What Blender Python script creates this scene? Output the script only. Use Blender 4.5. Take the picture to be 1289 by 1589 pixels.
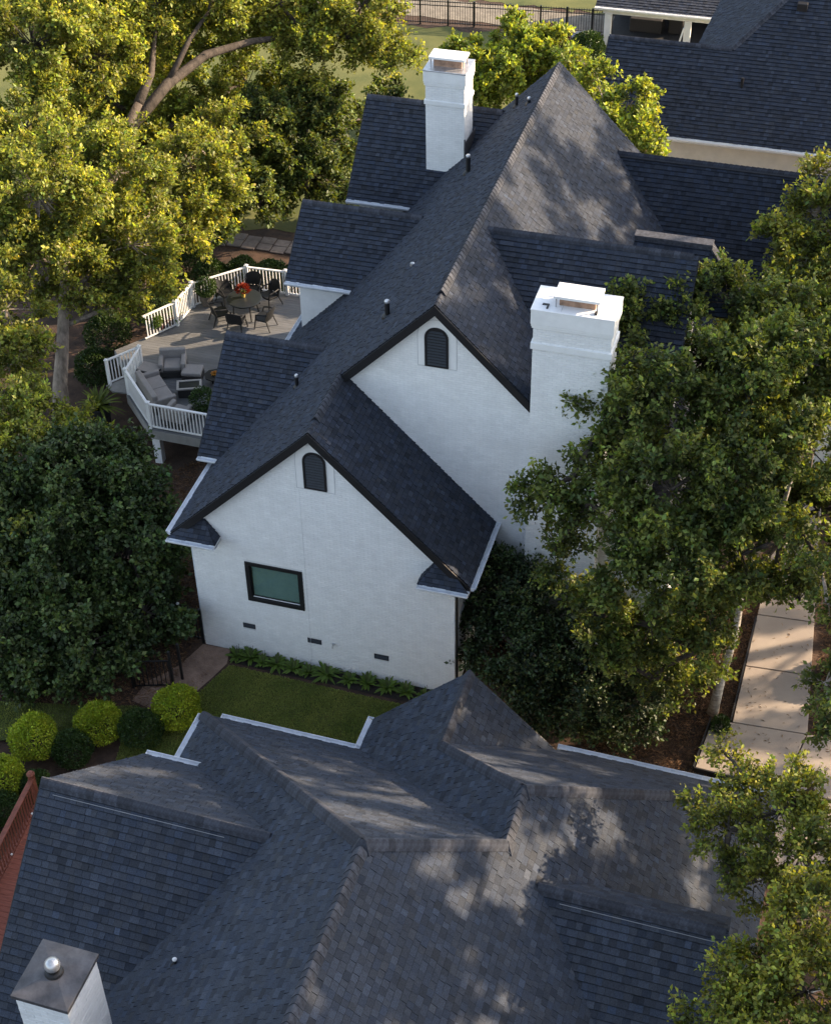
import bpy, math, random
import numpy as np
from mathutils import Vector, Matrix
random.seed(7)
scene = bpy.context.scene
for o in list(bpy.data.objects):
    bpy.data.objects.remove(o)
R = math.radians
# ------------------------------------------------------------------ camera
cd = bpy.data.cameras.new('camera'); cam = bpy.data.objects.new('camera', cd)
scene.collection.objects.link(cam)
cd.sensor_fit = 'VERTICAL'; cd.sensor_height = 24.0; cd.lens = 37.14
cd.clip_start = 0.5; cd.clip_end = 2000
CAMP = Vector((14.933, -28.336, 31.442))
_p, _y, _r = R(40.386), R(-17.124), R(-1.194)
Fv = Vector((math.sin(_y)*math.cos(_p), math.cos(_y)*math.cos(_p), -math.sin(_p)))
Rv = Vector((math.cos(_y), -math.sin(_y), 0)); Uv = Rv.cross(Fv)
Rv, Uv = Rv*math.cos(_r)+Uv*math.sin(_r), Uv*math.cos(_r)-Rv*math.sin(_r)
cam.matrix_world = Matrix(((Rv.x, Uv.x, -Fv.x, CAMP.x), (Rv.y, Uv.y, -Fv.y, CAMP.y), (Rv.z, Uv.z, -Fv.z, CAMP.z), (0, 0, 0, 1)))
scene.camera = cam
# ------------------------------------------------------------------ world, sun
SUN_EL, SUN_AZ = R(22.5), R(32)      # azimuth measured from +x towards +y
SDIR = Vector((math.cos(SUN_EL)*math.cos(SUN_AZ), math.cos(SUN_EL)*math.sin(SUN_AZ), math.sin(SUN_EL)))
w = bpy.data.worlds.new('World'); scene.world = w; w.use_nodes = True
nt = w.node_tree; bg = nt.nodes['Background']
sky = nt.nodes.new('ShaderNodeTexSky'); sky.sky_type = 'NISHITA'; sky.sun_disc = False
sky.sun_elevation = SUN_EL; sky.sun_rotation = math.pi/2-SUN_AZ
sky.air_density = 1.0; sky.dust_density = 1.6; sky.ozone_density = .6
hs = nt.nodes.new('ShaderNodeHueSaturation'); hs.inputs['Saturation'].default_value = .72
nt.links.new(sky.outputs[0], hs.inputs['Color']); nt.links.new(hs.outputs[0], bg.inputs[0]); bg.inputs[1].default_value = 0.15
sl = bpy.data.lights.new('sun', 'SUN'); sl.energy = 5.0; sl.angle = R(0.55); sl.color = (1, .77, .52)
so = bpy.data.objects.new('sun', sl); scene.collection.objects.link(so)
so.rotation_euler = SDIR.to_track_quat('Z', 'Y').to_euler(); so.location = (30, 20, 40)
vs = scene.view_settings
scene.display_settings.display_device = 'sRGB'
vs.view_transform = 'Standard'; vs.look = 'None'; vs.exposure = 1.5; vs.gamma = 1; vs.use_curve_mapping = False
scene.render.engine = 'CYCLES'
scene.cycles.max_bounces = 6; scene.cycles.transparent_max_bounces = 8
scene.cycles.diffuse_bounces = 3; scene.cycles.glossy_bounces = 2; scene.cycles.transmission_bounces = 4
# ------------------------------------------------------------------ materials
def mat(name, col, rough=.7, var=.15, scale=6., bump=0., bscale=40., col2=None, tone=False, metal=0., spec=.4, transl=None, detail=6, stretch=None):
    m = bpy.data.materials.new(name); m.use_nodes = True
    n, l = m.node_tree.nodes, m.node_tree.links
    b = n['Principled BSDF']; b.inputs['Roughness'].default_value = rough; b.inputs['Metallic'].default_value = metal
    b.inputs['Specular IOR Level'].default_value = spec
    tc = n.new('ShaderNodeTexCoord'); mp = n.new('ShaderNodeMapping'); l.new(tc.outputs['Object'], mp.inputs[0])
    if stretch: mp.inputs['Scale'].default_value = stretch
    tx = n.new('ShaderNodeTexNoise'); tx.inputs['Scale'].default_value = scale; tx.inputs['Detail'].default_value = detail
    tx.inputs['Roughness'].default_value = .65
    l.new(mp.outputs[0], tx.inputs['Vector'])
    rp = n.new('ShaderNodeValToRGB'); e = rp.color_ramp.elements
    c2 = col2 if col2 else tuple(c*(1-var*1.6) for c in col)
    e[0].position = .33; e[0].color = (*c2, 1); e[1].position = .67
    e[1].color = (*(col if col2 else tuple(min(.9, c*(1+var)) for c in col)), 1)
    l.new(tx.outputs[0], rp.inputs[0])
    out = rp.outputs[0]
    if tone:
        at = n.new('ShaderNodeAttribute'); at.attribute_name = 'tone'
        mx = n.new('ShaderNodeMix'); mx.data_type = 'RGBA'; mx.blend_type = 'MULTIPLY'; mx.inputs[0].default_value = 1
        l.new(out, mx.inputs[6]); l.new(at.outputs['Color'], mx.inputs[7]); out = mx.outputs[2]
    l.new(out, b.inputs['Base Color'])
    if bump:
        t2 = n.new('ShaderNodeTexNoise'); t2.inputs['Scale'].default_value = bscale; t2.inputs['Detail'].default_value = 4
        l.new(mp.outputs[0], t2.inputs['Vector'])
        bp = n.new('ShaderNodeBump'); bp.inputs['Strength'].default_value = bump; bp.inputs['Distance'].default_value = .02
        l.new(t2.outputs[0], bp.inputs['Height']); l.new(bp.outputs[0], b.inputs['Normal'])
    if transl:
        tr = n.new('ShaderNodeBsdfTranslucent'); mx2 = n.new('ShaderNodeMixShader'); mx2.inputs[0].default_value = transl[0]
        m3 = n.new('ShaderNodeMix'); m3.data_type = 'RGBA'; m3.blend_type = 'MULTIPLY'; m3.inputs[0].default_value = 1
        m3.inputs[7].default_value = (*transl[1], 1); l.new(out, m3.inputs[6]); l.new(m3.outputs[2], tr.inputs[0])
        l.new(b.outputs[0], mx2.inputs[1]); l.new(tr.outputs[0], mx2.inputs[2])
        l.new(mx2.outputs[0], n['Material Output'].inputs[0])
    return m
M = {}
M['shingle'] = mat('asphalt_shingle', (.033, .040, .057), .88, .22, 60, .35, 160, tone=True, spec=.3)
M['shingle2'] = mat('asphalt_shingle_weathered', (.041, .049, .067), .88, .25, 50, .35, 160, tone=True, spec=.3)
M['underlay'] = mat('roof_underlay', (.03, .032, .038), .9)
M['cap'] = mat('ridge_cap_shingle', (.066, .068, .08), .85, .3, 12, .3, 120, spec=.3)
M['brick'] = mat('white_painted_brick', (.78, .785, .785), .55, .04, 3, .25, 60, tone=True)
M['mortar'] = mat('painted_mortar', (.66, .67, .68), .7, .05, 5)
M['capt'] = mat('ridge_cap_shingle_toned', (.046, .050, .064), .85, .3, 12, .3, 120, tone=True, spec=.3)
M['greyjoint'] = mat('surround_shadow_joint', (.50, .51, .53), .8, .05)
M['fluebox'] = mat('copper_brown_flue', (.36, .22, .15), .6, .3, 6)
M['decktone'] = mat('grey_deck_board_toned', (.14, .142, .148), .65, .12, 7, .1, 40, stretch=(.5, 6, 6), tone=True)
M['darkwall'] = mat('dark_porch_wall', (.03, .03, .032), .8)
M['flash'] = mat('grey_ridge_flashing', (.25, .26, .28), .5, .1, 5)
M['white'] = mat('white_trim_paint', (.80, .80, .80), .45, .04, 4)
M['cream'] = mat('cream_render', (.62, .56, .47), .8, .06, 2)
M['gutter'] = mat('white_aluminium', (.70, .73, .78), .35, .08, 5)
M['black'] = mat('black_trim_paint', (.012, .012, .014), .5, .1, 4)
M['blackmetal'] = mat('black_metal', (.015, .015, .016), .4, .1, 4)
M['louver'] = mat('dark_louver', (.020, .025, .032), .5, .1, 5)
M['glass'] = mat('window_glass', (.06, .10, .10), .06, .2, 1.5, spec=.8)
def glassmat():
    m = bpy.data.materials.new('clear_window_glass'); m.use_nodes = True; n, l = m.node_tree.nodes, m.node_tree.links
    tr = n.new('ShaderNodeBsdfTransparent'); gl = n.new('ShaderNodeBsdfGlossy'); gl.inputs['Roughness'].default_value = .03
    mx = n.new('ShaderNodeMixShader'); tr.inputs[0].default_value = (.86, .92, .91, 1)
    mx.inputs[0].default_value = .14; l.new(tr.outputs[0], mx.inputs[1]); l.new(gl.outputs[0], mx.inputs[2]); l.new(mx.outputs[0], n['Material Output'].inputs[0]); return m
M['glass'] = glassmat()
M['blind'] = mat('window_blind', (.27, .36, .345), .6, .06, 3)
M['lead'] = mat('dark_chimney_sheet', (.11, .105, .11), .45, .25, 3, .1, 12, metal=.3)
M['galv'] = mat('galvanised_steel', (.55, .55, .56), .35, .15, 8, metal=.7)
M['deck'] = mat('grey_deck_board', (.17, .165, .165), .7, .12, 9, .1, 40, stretch=(.4, 6, 6))
M['deckfascia'] = mat('grey_deck_fascia', (.24, .235, .23), .7, .1, 4)
M['reddeck'] = mat('red_stained_wood', (.26, .075, .045), .6, .2, 9, .1, 40, stretch=(.5, 5, 5))
M['redrail'] = mat('red_stained_rail', (.17, .05, .03), .6, .2, 9, .1, 40)
M['cushion'] = mat('taupe_cushion', (.27, .25, .24), .9, .06, 8, .1, 80)
M['wicker'] = mat('dark_wicker', (.035, .033, .033), .7, .2, 30, .3, 90)
M['taupeframe'] = mat('taupe_frame', (.33, .31, .29), .6, .06, 8)
M['darkchair'] = mat('dark_chair', (.010, .011, .013), .5, .1, 20)
M['tableglass'] = mat('dark_table_top', (.018, .022, .026), .3, .1, 3, spec=.35)
M['pot'] = mat('black_planter', (.02, .02, .022), .5, .2, 6)
M['greypot'] = mat('grey_planter', (.09, .085, .08), .7, .2, 6)
M['yellowpot'] = mat('yellow_vase', (.45, .33, .08), .4, .1, 6)
M['soil'] = mat('planting_soil', (.03, .02, .014), .95, .3, 20, .5, 60)
M['bark'] = mat('grey_brown_bark', (.27, .22, .18), .9, .35, 5, .8, 14, stretch=(1, 1, .35))
M['darkbark'] = mat('dark_bark', (.07, .055, .045), .9, .35, 5, .8, 14, stretch=(1, 1, .35))
M['whitebark'] = mat('pale_birch_bark', (.50, .47, .43), .75, .0, 5, .5, 14, col2=(.16, .14, .12), stretch=(1, 1, 2.5))
M['redbark'] = mat('reddish_bark', (.26, .13, .08), .85, .2, 6, .5, 14)
M['mulch'] = mat('pine_straw', (.095, .055, .036), .95, .3, 1.6, 1., 22, col2=(.026, .017, .013), detail=14)
M['bed'] = mat('dark_bed_soil', (.022, .017, .014), .95, .35, 14, .8, 40)
M['dirt'] = mat('bare_dirt', (.30, .20, .15), .95, .2, 1.6, .6, 25, col2=(.15, .095, .07), detail=12)
M['lawn'] = mat('lawn_soil', (.13, .14, .045), .95, .3, .9, .8, 60, col2=(.030, .050, .010), detail=10)
M['backlawn'] = mat('back_lawn_turf', (.135, .135, .040), .95, .2, .45, .6, 30, col2=(.060, .078, .020), detail=12)
M['grass'] = mat('grass_blades', (.085, .115, .022), .8, .3, 1.3, col2=(.035, .062, .010), transl=(.3, (.9, 1., .4)), detail=8)
M['concrete'] = mat('driveway_concrete', (.33, .28, .24), .85, .1, .8, .2, 40, col2=(.27, .225, .195), detail=10)
M['gravel'] = mat('gravel_path', (.23, .20, .16), .9, .2, 3, .6, 30, detail=10)
M['stone'] = mat('path_stone', (.20, .165, .15), .9, .2, 3, .5, 20, detail=8)
def leaf(name, c1, c2, tr=.35, tc=(1.0, 1.0, .35), sc=1.2, rough=.5):
    return mat(name, c1, rough, .2, sc, col2=c2, tone=True, transl=(tr, tc), spec=.35, detail=4)
M['oakleaf'] = leaf('oak_leaf', (.30, .315, .062), (.12, .15, .034), .48, (1.55, 1.5, .6))
M['midleaf'] = leaf('mid_leaf', (.13, .165, .04), (.055, .085, .025), .38, (1.5, 1.35, .45))
M['darkleaf'] = leaf('dark_evergreen_leaf', (.080, .115, .032), (.032, .056, .020), .25)
M['birchleaf'] = leaf('birch_leaf', (.170, .200, .048), (.062, .092, .028), .42, (1.6, 1.55, .55))
M['mapleleaf'] = leaf('maple_leaf', (.26, .27, .05), (.095, .125, .03), .45, (1.6, 1.5, .5))  # yellower than the birch leaf: sunlit look put into the base colour
M['hollyleaf'] = leaf('holly_leaf', (.050, .078, .026), (.022, .040, .016), .2)
M['yellowleaf'] = leaf('yellow_green_leaf', (.32, .36, .06), (.14, .20, .04), .45, (1.4, 1.3, .4))
M['limeleaf'] = leaf('lime_shrub_leaf', (.46, .50, .04), (.25, .33, .025), .35)
M['boxleaf'] = leaf('boxwood_leaf', (.05, .09, .018), (.025, .052, .011), .25)
M['fernleaf'] = leaf('fern_leaf', (.13, .20, .035), (.07, .12, .02), .3)
M['palmleaf'] = leaf('palm_leaf', (.13, .16, .025), (.06, .09, .015), .35, (1.3, 1.2, .4))
M['orange'] = leaf('orange_flower', (.55, .25, .03), (.4, .15, .02), .25, (1, .8, .4))
M['redflower'] = leaf('red_flower', (.30, .05, .02), (.16, .02, .01), .2, (1, .6, .4))
M['whiteflower'] = leaf('white_flower', (.75, .75, .78), (.6, .6, .65), .2, (1, 1, 1))
M['purpleleaf'] = leaf('purple_leaf', (.08, .03, .03), (.04, .015, .015), .2, (1, .6, .4))
# ------------------------------------------------------------------ mesh helpers
col = scene.collection
class MB:
    def __init__(s): s.v = []; s.f = []; s.t = []
    def poly(s, pts, tone=1.):
        k = len(s.v); s.v += [tuple(p) for p in pts]; s.f.append(tuple(range(k, k+len(pts)))); s.t.append(tone); return k
    def add(s, vs, fs, tone=1.):
        k = len(s.v); s.v += [tuple(p) for p in vs]
        for f in fs: s.f.append(tuple(k+i for i in f)); s.t.append(tone)
    def box(s, lo, hi, tone=1.):
        x0, y0, z0 = lo; x1, y1, z1 = hi
        s.add([(x0,y0,z0),(x1,y0,z0),(x1,y1,z0),(x0,y1,z0),(x0,y0,z1),(x1,y0,z1),(x1,y1,z1),(x0,y1,z1)],
              [(0,3,2,1),(4,5,6,7),(0,1,5,4),(1,2,6,5),(2,3,7,6),(3,0,4,7)], tone)
    def obox(s, c, ax, ay, az, tone=1.):          # centre, half-axis vectors
        c, ax, ay, az = Vector(c), Vector(ax), Vector(ay), Vector(az)
        P = [c+sx*ax+sy*ay+sz*az for sz in (-1, 1) for sx, sy in ((-1,-1),(1,-1),(1,1),(-1,1))]
        s.add(P, [(0,3,2,1),(4,5,6,7),(0,1,5,4),(1,2,6,5),(2,3,7,6),(3,0,4,7)], tone)
    def bar(s, a, b, wd, ht, up=(0, 0, 1), tone=1.):
        a, b = Vector(a), Vector(b); d = b-a; L = d.length; d.normalize()
        u = Vector(up); sd = d.cross(u)
        if sd.length < 1e-4: sd = d.cross(Vector((1, 0, 0)))
        sd.normalize(); u = sd.cross(d)
        s.obox((a+b)/2, d*L/2, sd*wd/2, u*ht/2, tone)
    def tube(s, pts, rad, n=6, cap=True, tone=1.):
        pts = [Vector(p) for p in pts]
        if not hasattr(rad, '__len__'): rad = [rad]*len(pts)
        k = len(s.v); N = len(pts); ref = None
        for i, p in enumerate(pts):
            d = (pts[min(i+1, N-1)]-pts[max(i-1, 0)]).normalized()
            if ref is None: ref = d.orthogonal().normalized()
            ref = (ref-d*ref.dot(d)).normalized(); b2 = d.cross(ref)
            for j in range(n):
                a = 2*math.pi*j/n; s.v.append(tuple(p+(ref*math.cos(a)+b2*math.sin(a))*rad[i]))
        for i in range(N-1):
            for j in range(n):
                s.f.append((k+i*n+j, k+i*n+(j+1) % n, k+(i+1)*n+(j+1) % n, k+(i+1)*n+j)); s.t.append(tone)
        if cap:
            s.f.append(tuple(k+j for j in range(n-1, -1, -1))); s.t.append(tone)
            s.f.append(tuple(k+(N-1)*n+j for j in range(n))); s.t.append(tone)
    def lathe(s, c, prof, n=16, tone=1.):
        k = len(s.v); c = Vector(c)
        for r, z in prof:
            for j in range(n):
                a = 2*math.pi*j/n; s.v.append((c.x+r*math.cos(a), c.y+r*math.sin(a), c.z+z))
        for i in range(len(prof)-1):
            for j in range(n):
                s.f.append((k+i*n+j, k+i*n+(j+1) % n, k+(i+1)*n+(j+1) % n, k+(i+1)*n+j)); s.t.append(tone)
        s.f.append(tuple(k+j for j in range(n-1, -1, -1))); s.t.append(tone)
        s.f.append(tuple(k+(len(prof)-1)*n+j for j in range(n))); s.t.append(tone)
    def slab(s, pts, th, nrm=None, tone=1.):      # prism: polygon thickened against its normal
        pts = [Vector(p) for p in pts]
        if nrm is None:
            nrm = Vector((0, 0, 0))
            for i in range(len(pts)): nrm += pts[i].cross(pts[(i+1) % len(pts)])
            nrm.normalize()
        k = len(pts); s.add(pts+[p-nrm*th for p in pts], [tuple(range(k)), tuple(range(2*k-1, k-1, -1))]+[(i, i+k, (i+1) % k+k, (i+1) % k) for i in range(k)], tone)
    def build(s, name, m, parent=None, off=None, bevel=0, smooth=False, **kw):
        me = bpy.data.meshes.new(name)
        vv = s.v if off is None else [(a-off[0], b-off[1], c-off[2]) for a, b, c in s.v]
        me.from_pydata(vv, [], s.f); me.materials.append(M[m])
        if s.f:
            a = me.attributes.new('tone', 'FLOAT_COLOR', 'FACE')
            t = np.ones((len(s.t), 4), dtype=np.float32)
            t[:, :3] = np.array([x if hasattr(x, '__len__') else (x, x, x) for x in s.t], dtype=np.float32)
            a.data.foreach_set('color', t.ravel())
        me.update()
        if smooth: me.polygons.foreach_set('use_smooth', [True]*len(me.polygons))
        o = bpy.data.objects.new(name, me); col.objects.link(o)
        if parent is not None: o.parent = parent
        if bevel:
            bm_ = o.modifiers.new('bevel', 'BEVEL'); bm_.width = bevel; bm_.segments = 2; bm_.limit_method = 'ANGLE'
        for a_, b_ in kw.items(): o[a_] = b_
        return o
def tag(o, label=None, category=None, group=None, kind=None):
    for k, v in (('label', label), ('category', category), ('group', group), ('kind', kind)):
        if v: o[k] = v
    return o
def thing(name, label, cat, loc=(0, 0, 0), rz=0, group=None):
    o = bpy.data.objects.new(name, None); col.objects.link(o); o.location = loc; o.rotation_euler = (0, 0, rz)
    return tag(o, label, cat, group)
def dup(root, loc=None, rz=None, label=None):
    c = root.copy(); col.objects.link(c)
    if loc is not None: c.location = loc
    if rz is not None: c.rotation_euler = (0, 0, rz)
    if label: c['label'] = label
    for ch in list(root.children):
        d = ch.copy(); col.objects.link(d); d.parent = c
        for g in list(ch.children):
            e = g.copy(); col.objects.link(e); e.parent = d
    return c
def structure(mb, name, m, **kw):
    o = mb.build(name, m, **kw); o['kind'] = 'structure'; return o
def project(p):
    d = Vector(p)-CAMP; z = d.dot(Fv)
    return 0.5+d.dot(Rv)/z*2459.08/1289, 0.5-d.dot(Uv)/z*2459.08/1589, z
# ------------------------------------------------------------------ shingled roof planes
def cliprect(P, u0, u1, v0, v1):
    for ax, lim, sg in ((0, u0, 1), (0, u1, -1), (1, v0, 1), (1, v1, -1)):
        if not P: return P
        Q = []
        for i in range(len(P)):
            a, b = P[i-1], P[i]; da = (a[ax]-lim)*sg; db = (b[ax]-lim)*sg
            if (da >= 0) != (db >= 0):
                t = da/(da-db); Q.append((a[0]+(b[0]-a[0])*t, a[1]+(b[1]-a[1])*t))
            if db >= 0: Q.append(b)
        P = Q
    return P
def area2(P): return abs(sum(P[i-1][0]*P[i][1]-P[i][0]*P[i-1][1] for i in range(len(P))))/2
TW = (.105, .13, .155, .185)
class Roof:                                     # collects tabs of one house
    def __init__(s, root, m='shingle', exposure=.135, off=(0, 0, 0), var=.12, tw=TW):
        s.var = var; s.tw = tw
        s.root = root; s.m = m; s.e = exposure; s.full = []; s.rest = MB(); s.off = Vector(off); s.caps = 0
    def plane(s, pts, th=.12, show=True, flip=False):
        pts = [Vector(p)-s.off for p in pts]
        n = Vector((0, 0, 0))
        for i in range(len(pts)): n += pts[i-1].cross(pts[i])
        n.normalize()
        if n.z < 0: n = -n; pts = pts[::-1]
        up = Vector((0, 0, 1)); v = (up-n*up.dot(n)).normalized(); u = v.cross(n)
        o0 = pts[0]
        mb = MB(); mb.slab([p-n*.012 for p in pts], th, n)
        sl = mb.build('roof_slope', 'underlay', s.root)
        P2 = [((p-o0).dot(u), (p-o0).dot(v)) for p in pts]
        if area2(P2) < .02: return sl
        vmin = min(p[1] for p in P2)-.02; vmax = max(p[1] for p in P2)
        r = vmin; row = 0
        rm = s.root.matrix_basis
        while r < vmax:
            band = cliprect(P2, -1e3, 1e3, r, r+s.e)
            if len(band) >= 3:
                ua = min(p[0] for p in band); ub = max(p[0] for p in band)
                x = ua-random.random()*.2
                while x < ub:
                    wd = random.choice(s.tw); rr = random.random()
                    tone = 1.0+random.gauss(0, s.var)
                    if rr < .14: tone *= .72
                    elif rr > .9: tone *= 1.28
                    tone = max(.4, min(1.9, tone)); thk = random.choice((.016, .022, .030))
                    q = cliprect(P2, x, x+wd-.004, r, r+s.e-.001)
                    if len(q) >= 3 and area2(q) > 2e-4:
                        full = len(q) == 4 and abs(area2(q)-(wd-.004)*(s.e-.001)) < 1e-5
                        if full and show:
                            wc = s.root.matrix_basis @ (o0+u*(x+wd/2)+v*(r+s.e/2))
                            px, py, z = project(wc)
                            nn = (s.root.matrix_basis.to_3x3() @ n); fc = nn.dot((CAMP-wc).normalized())
                            if .02 < px < .98 and .02 < py < .98 and fc > .1:
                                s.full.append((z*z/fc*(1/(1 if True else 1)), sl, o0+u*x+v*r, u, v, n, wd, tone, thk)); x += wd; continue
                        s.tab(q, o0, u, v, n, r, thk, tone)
                    x += wd
            r += s.e; row += 1
        return sl
    def tab(s, q, o0, u, v, n, r, thk, tone):
        k = len(q); hu = 0
        h = [thk*(1-(p[1]-r)/s.e)+.001 for p in q]
        top = [o0+u*p[0]+v*p[1]+n*hh for p, hh in zip(q, h)]
        bot = [o0+u*p[0]+v*p[1]-n*.012 for p in q]
        t3 = s.tone(tone)
        cut = r+s.e-.020; lowq = cliprect(q, -1e4, 1e4, -1e4, cut); hiq = cliprect(q, -1e4, 1e4, cut, 1e4)  # top strip darkened below: shadow line between rows painted into the tab colour
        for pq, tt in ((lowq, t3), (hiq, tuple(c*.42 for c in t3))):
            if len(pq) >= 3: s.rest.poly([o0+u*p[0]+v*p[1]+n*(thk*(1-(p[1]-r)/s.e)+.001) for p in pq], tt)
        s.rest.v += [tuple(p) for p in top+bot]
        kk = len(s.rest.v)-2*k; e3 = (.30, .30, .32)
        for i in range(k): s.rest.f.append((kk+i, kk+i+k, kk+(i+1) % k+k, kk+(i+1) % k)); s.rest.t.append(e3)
    def tone(s, t):
        g = random.gauss(0, .035); return (t*(1+g), t, t*(1-g*1.3))
    def finish(s, limit=290):
        s.full.sort(key=lambda a: a[0]); cache = {}
        for i, (_, sl, P, u, v, n, wd, tone, thk) in enumerate(s.full):
            if i < limit:
                key = (wd, round(tone*6), thk)
                if key not in cache:
                    mb = MB(); e = s.e-.001; ww = wd-.004
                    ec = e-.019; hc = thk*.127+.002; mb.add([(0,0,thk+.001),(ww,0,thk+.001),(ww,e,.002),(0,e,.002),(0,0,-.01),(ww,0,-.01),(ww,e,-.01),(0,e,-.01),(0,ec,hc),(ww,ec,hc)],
                           [(0,1,9,8),(0,4,5,1),(1,5,6,2),(2,6,7,3),(3,7,4,0),(8,9,2,3)], s.tone(tone)); mb.t[1:5] = [(.30, .30, .32)]*4; mb.t[5] = tuple(c*.42 for c in mb.t[0])  # last face is the dark top strip, the same painted row shadow
                    ob = mb.build('shingle', s.m, sl); cache[key] = ob
                else:
                    ob = cache[key].copy(); col.objects.link(ob); ob.parent = sl
                ob.matrix_local = Matrix(((u.x, v.x, n.x, P.x), (u.y, v.y, n.y, P.y), (u.z, v.z, n.z, P.z), (0, 0, 0, 1)))
            else:
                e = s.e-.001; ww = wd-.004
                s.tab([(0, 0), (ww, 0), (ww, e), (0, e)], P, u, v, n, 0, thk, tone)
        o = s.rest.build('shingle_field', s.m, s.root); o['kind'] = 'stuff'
    def ridge(s, A, B, n1, n2, hw=.15, step=.16, lift=.05, skip=0.):
        A, B = Vector(A)-s.off, Vector(B)-s.off; d = B-A; L = d.length; d.normalize()
        w1 = Vector(n1).normalized().cross(d).normalized(); w2 = Vector(n2).normalized().cross(d).normalized()
        if w1.dot(Vector((n1[0], n1[1], 0))) < 0: w1 = -w1
        if w2.dot(Vector((n2[0], n2[1], 0))) < 0: w2 = -w2
        up = (Vector(n1).normalized()+Vector(n2).normalized()).normalized()
        cr = [w1*hw+up*.018, w1*hw*.62+up*(.02+lift*.6), w1*hw*.25+up*(.012+lift), up*(.006+lift)+w1*.0, w2*hw*.25+up*(.012+lift), w2*hw*.62+up*(.02+lift*.6), w2*hw+up*.018]
        ln = step*1.12; k = len(cr); proto = []
        for tn in (.75, 1., 1.25):
            mb = MB(); rows = []
            for dist, lf in ((0, .018), (ln, 0.)):
                rows += [d*dist+c+up*lf for c in cr]
            rows += [c*.98-up*.03 for c in cr]
            mb.add(rows, [(i, i+1, i+1+k, i+k) for i in range(k-1)]+[(i+2*k, i+1+2*k, i+1, i) for i in range(k-1)], (tn, tn, tn)); mb.t[k-1:] = [(.5, .5, .5)]*(k-1)
            proto.append(mb)
        me = []
        i = 0; N = int((L-skip)/step)
        for i in range(N):
            j = random.choice((0, 1, 1, 2))
            while len(me) < 3: me.append(None)
            if me[j] is None:
                ob = proto[j].build('ridge_cap', 'capt', s.root); me[j] = ob
            else:
                ob = me[j].copy(); col.objects.link(ob); ob.parent = s.root
            ob.location = A+d*(skip+i*step); s.caps += 1
        return N
def rake_board(root, A, B, out, depth=.2, th=.04, m='black', off=(0, 0, 0), name='rake_board', drop=.0, label=None):
    A, B = Vector(A)-Vector(off), Vector(B)-Vector(off); out = Vector(out).normalized()
    d = (B-A).normalized(); dn = Vector((0, 0, -1))/math.sqrt(max(.2, 1-d.z*d.z))
    mb = MB(); mb.slab([A+dn*drop, B+dn*drop, B+dn*(depth+drop), A+dn*(depth+drop)], -th, out)
    o = mb.build(name, m, root)
    if label: o['label'] = label
    return o
def gutter(root, A, B, out, off=(0, 0, 0), w=.13, h=.12, m='gutter'):
    A, B = Vector(A)-Vector(off), Vector(B)-Vector(off); out = Vector(out).normalized()
    z = Vector((0, 0, 1)); pr = [(0, 0), (0, -h), (w*.6, -h), (w, -h*.45), (w, .0), (w+.015, .0), (w+.015, -.025), (w*.985, -.02), (w*.93, -.02), (w*.93, -h*.45), (w*.56, -h+.012), (.012, -h+.012), (.012, 0)]
    mb = MB(); k = len(pr); vs_ = [p+out*a+z*b for p in (A, B) for a, b in pr]
    fs = [(i, (i+1) % k, (i+1) % k+k, i+k) for i in range(k)]+[tuple(range(k-1, -1, -1)), tuple(range(k, 2*k))]
    mb.add(vs_, fs)
    # end plates and hangers
    d = (B-A).normalized(); L = (B-A).length
    for t in [0.006, L-.006]+[x*.75+.4 for x in range(int(L/.75))]:
        if t > L: continue
        c = A+d*t+out*w/2; e = t < .01 or t > L-.01
        mb.obox(c-z*(h*.3 if e else .012), d*.005, out*w*.48, z*(h*.25 if e else .006))
    return mb.build('gutter', m, root)
def bricks(root, A, u, poly, holes=(), name='brick_courses', bh=.067, bl=.205, out=None, off=(0, 0, 0)):
    """painted bricks laid on a vertical face; poly in (u, z) metres"""
    A = Vector(A)-Vector(off); u = Vector(u).normalized(); z = Vector((0, 0, 1)); n = u.cross(z) if out is None else Vector(out)
    mb = MB(); zmin = min(p[1] for p in poly); zmax = max(p[1] for p in poly); r = zmin; k = 0
    while r < zmax:
        band = cliprect(list(poly), -1e3, 1e3, r, r+bh)
        if len(band) >= 3:
            ua = min(p[0] for p in band); ub = max(p[0] for p in band)
            x = math.floor(ua/bl)*bl-(bl/2 if k % 2 else 0)
            while x < ub:
                a, b = x+.004, x+bl-.004; skip = False; segs = [(a, b)]
                for h in holes:
                    if r+bh > h[2] and r < h[3]:
                        ns = []
                        for s0, s1 in segs:
                            if s1 <= h[0] or s0 >= h[1]: ns.append((s0, s1))
                            else:
                                if s0 < h[0]: ns.append((s0, h[0]))
                                if s1 > h[1]: ns.append((h[1], s1))
                        segs = ns
                for s0, s1 in segs:
                    q = cliprect(list(poly), s0, s1, r+.004, r+bh-.004)
                    if len(q) >= 3 and area2(q) > 1e-4:
                        pr = .0065+random.uniform(-.002, .0025); m_ = len(q)
                        cu = sum(p[0] for p in q)/m_; cz = sum(p[1] for p in q)/m_
                        tilt = random.uniform(-.0012, .0012)
                        top = [A+u*(cu+(p[0]-cu)*.985)+z*(cz+(p[1]-cz)*.93)+n*(pr+tilt*(1 if p[0] > cu else -1)) for p in q]; bot = [A+u*p[0]+z*p[1]-n*.002 for p in q]
                        t = 1+random.gauss(0, .018)
                        mb.add(top+bot, [tuple(range(m_))]+[(i, i+m_, (i+1) % m_+m_, (i+1) % m_) for i in range(m_)], t)
                x += bl
        r += bh; k += 1
    o = mb.build(name, 'brick', root); o['kind'] = 'stuff'; return o
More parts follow.
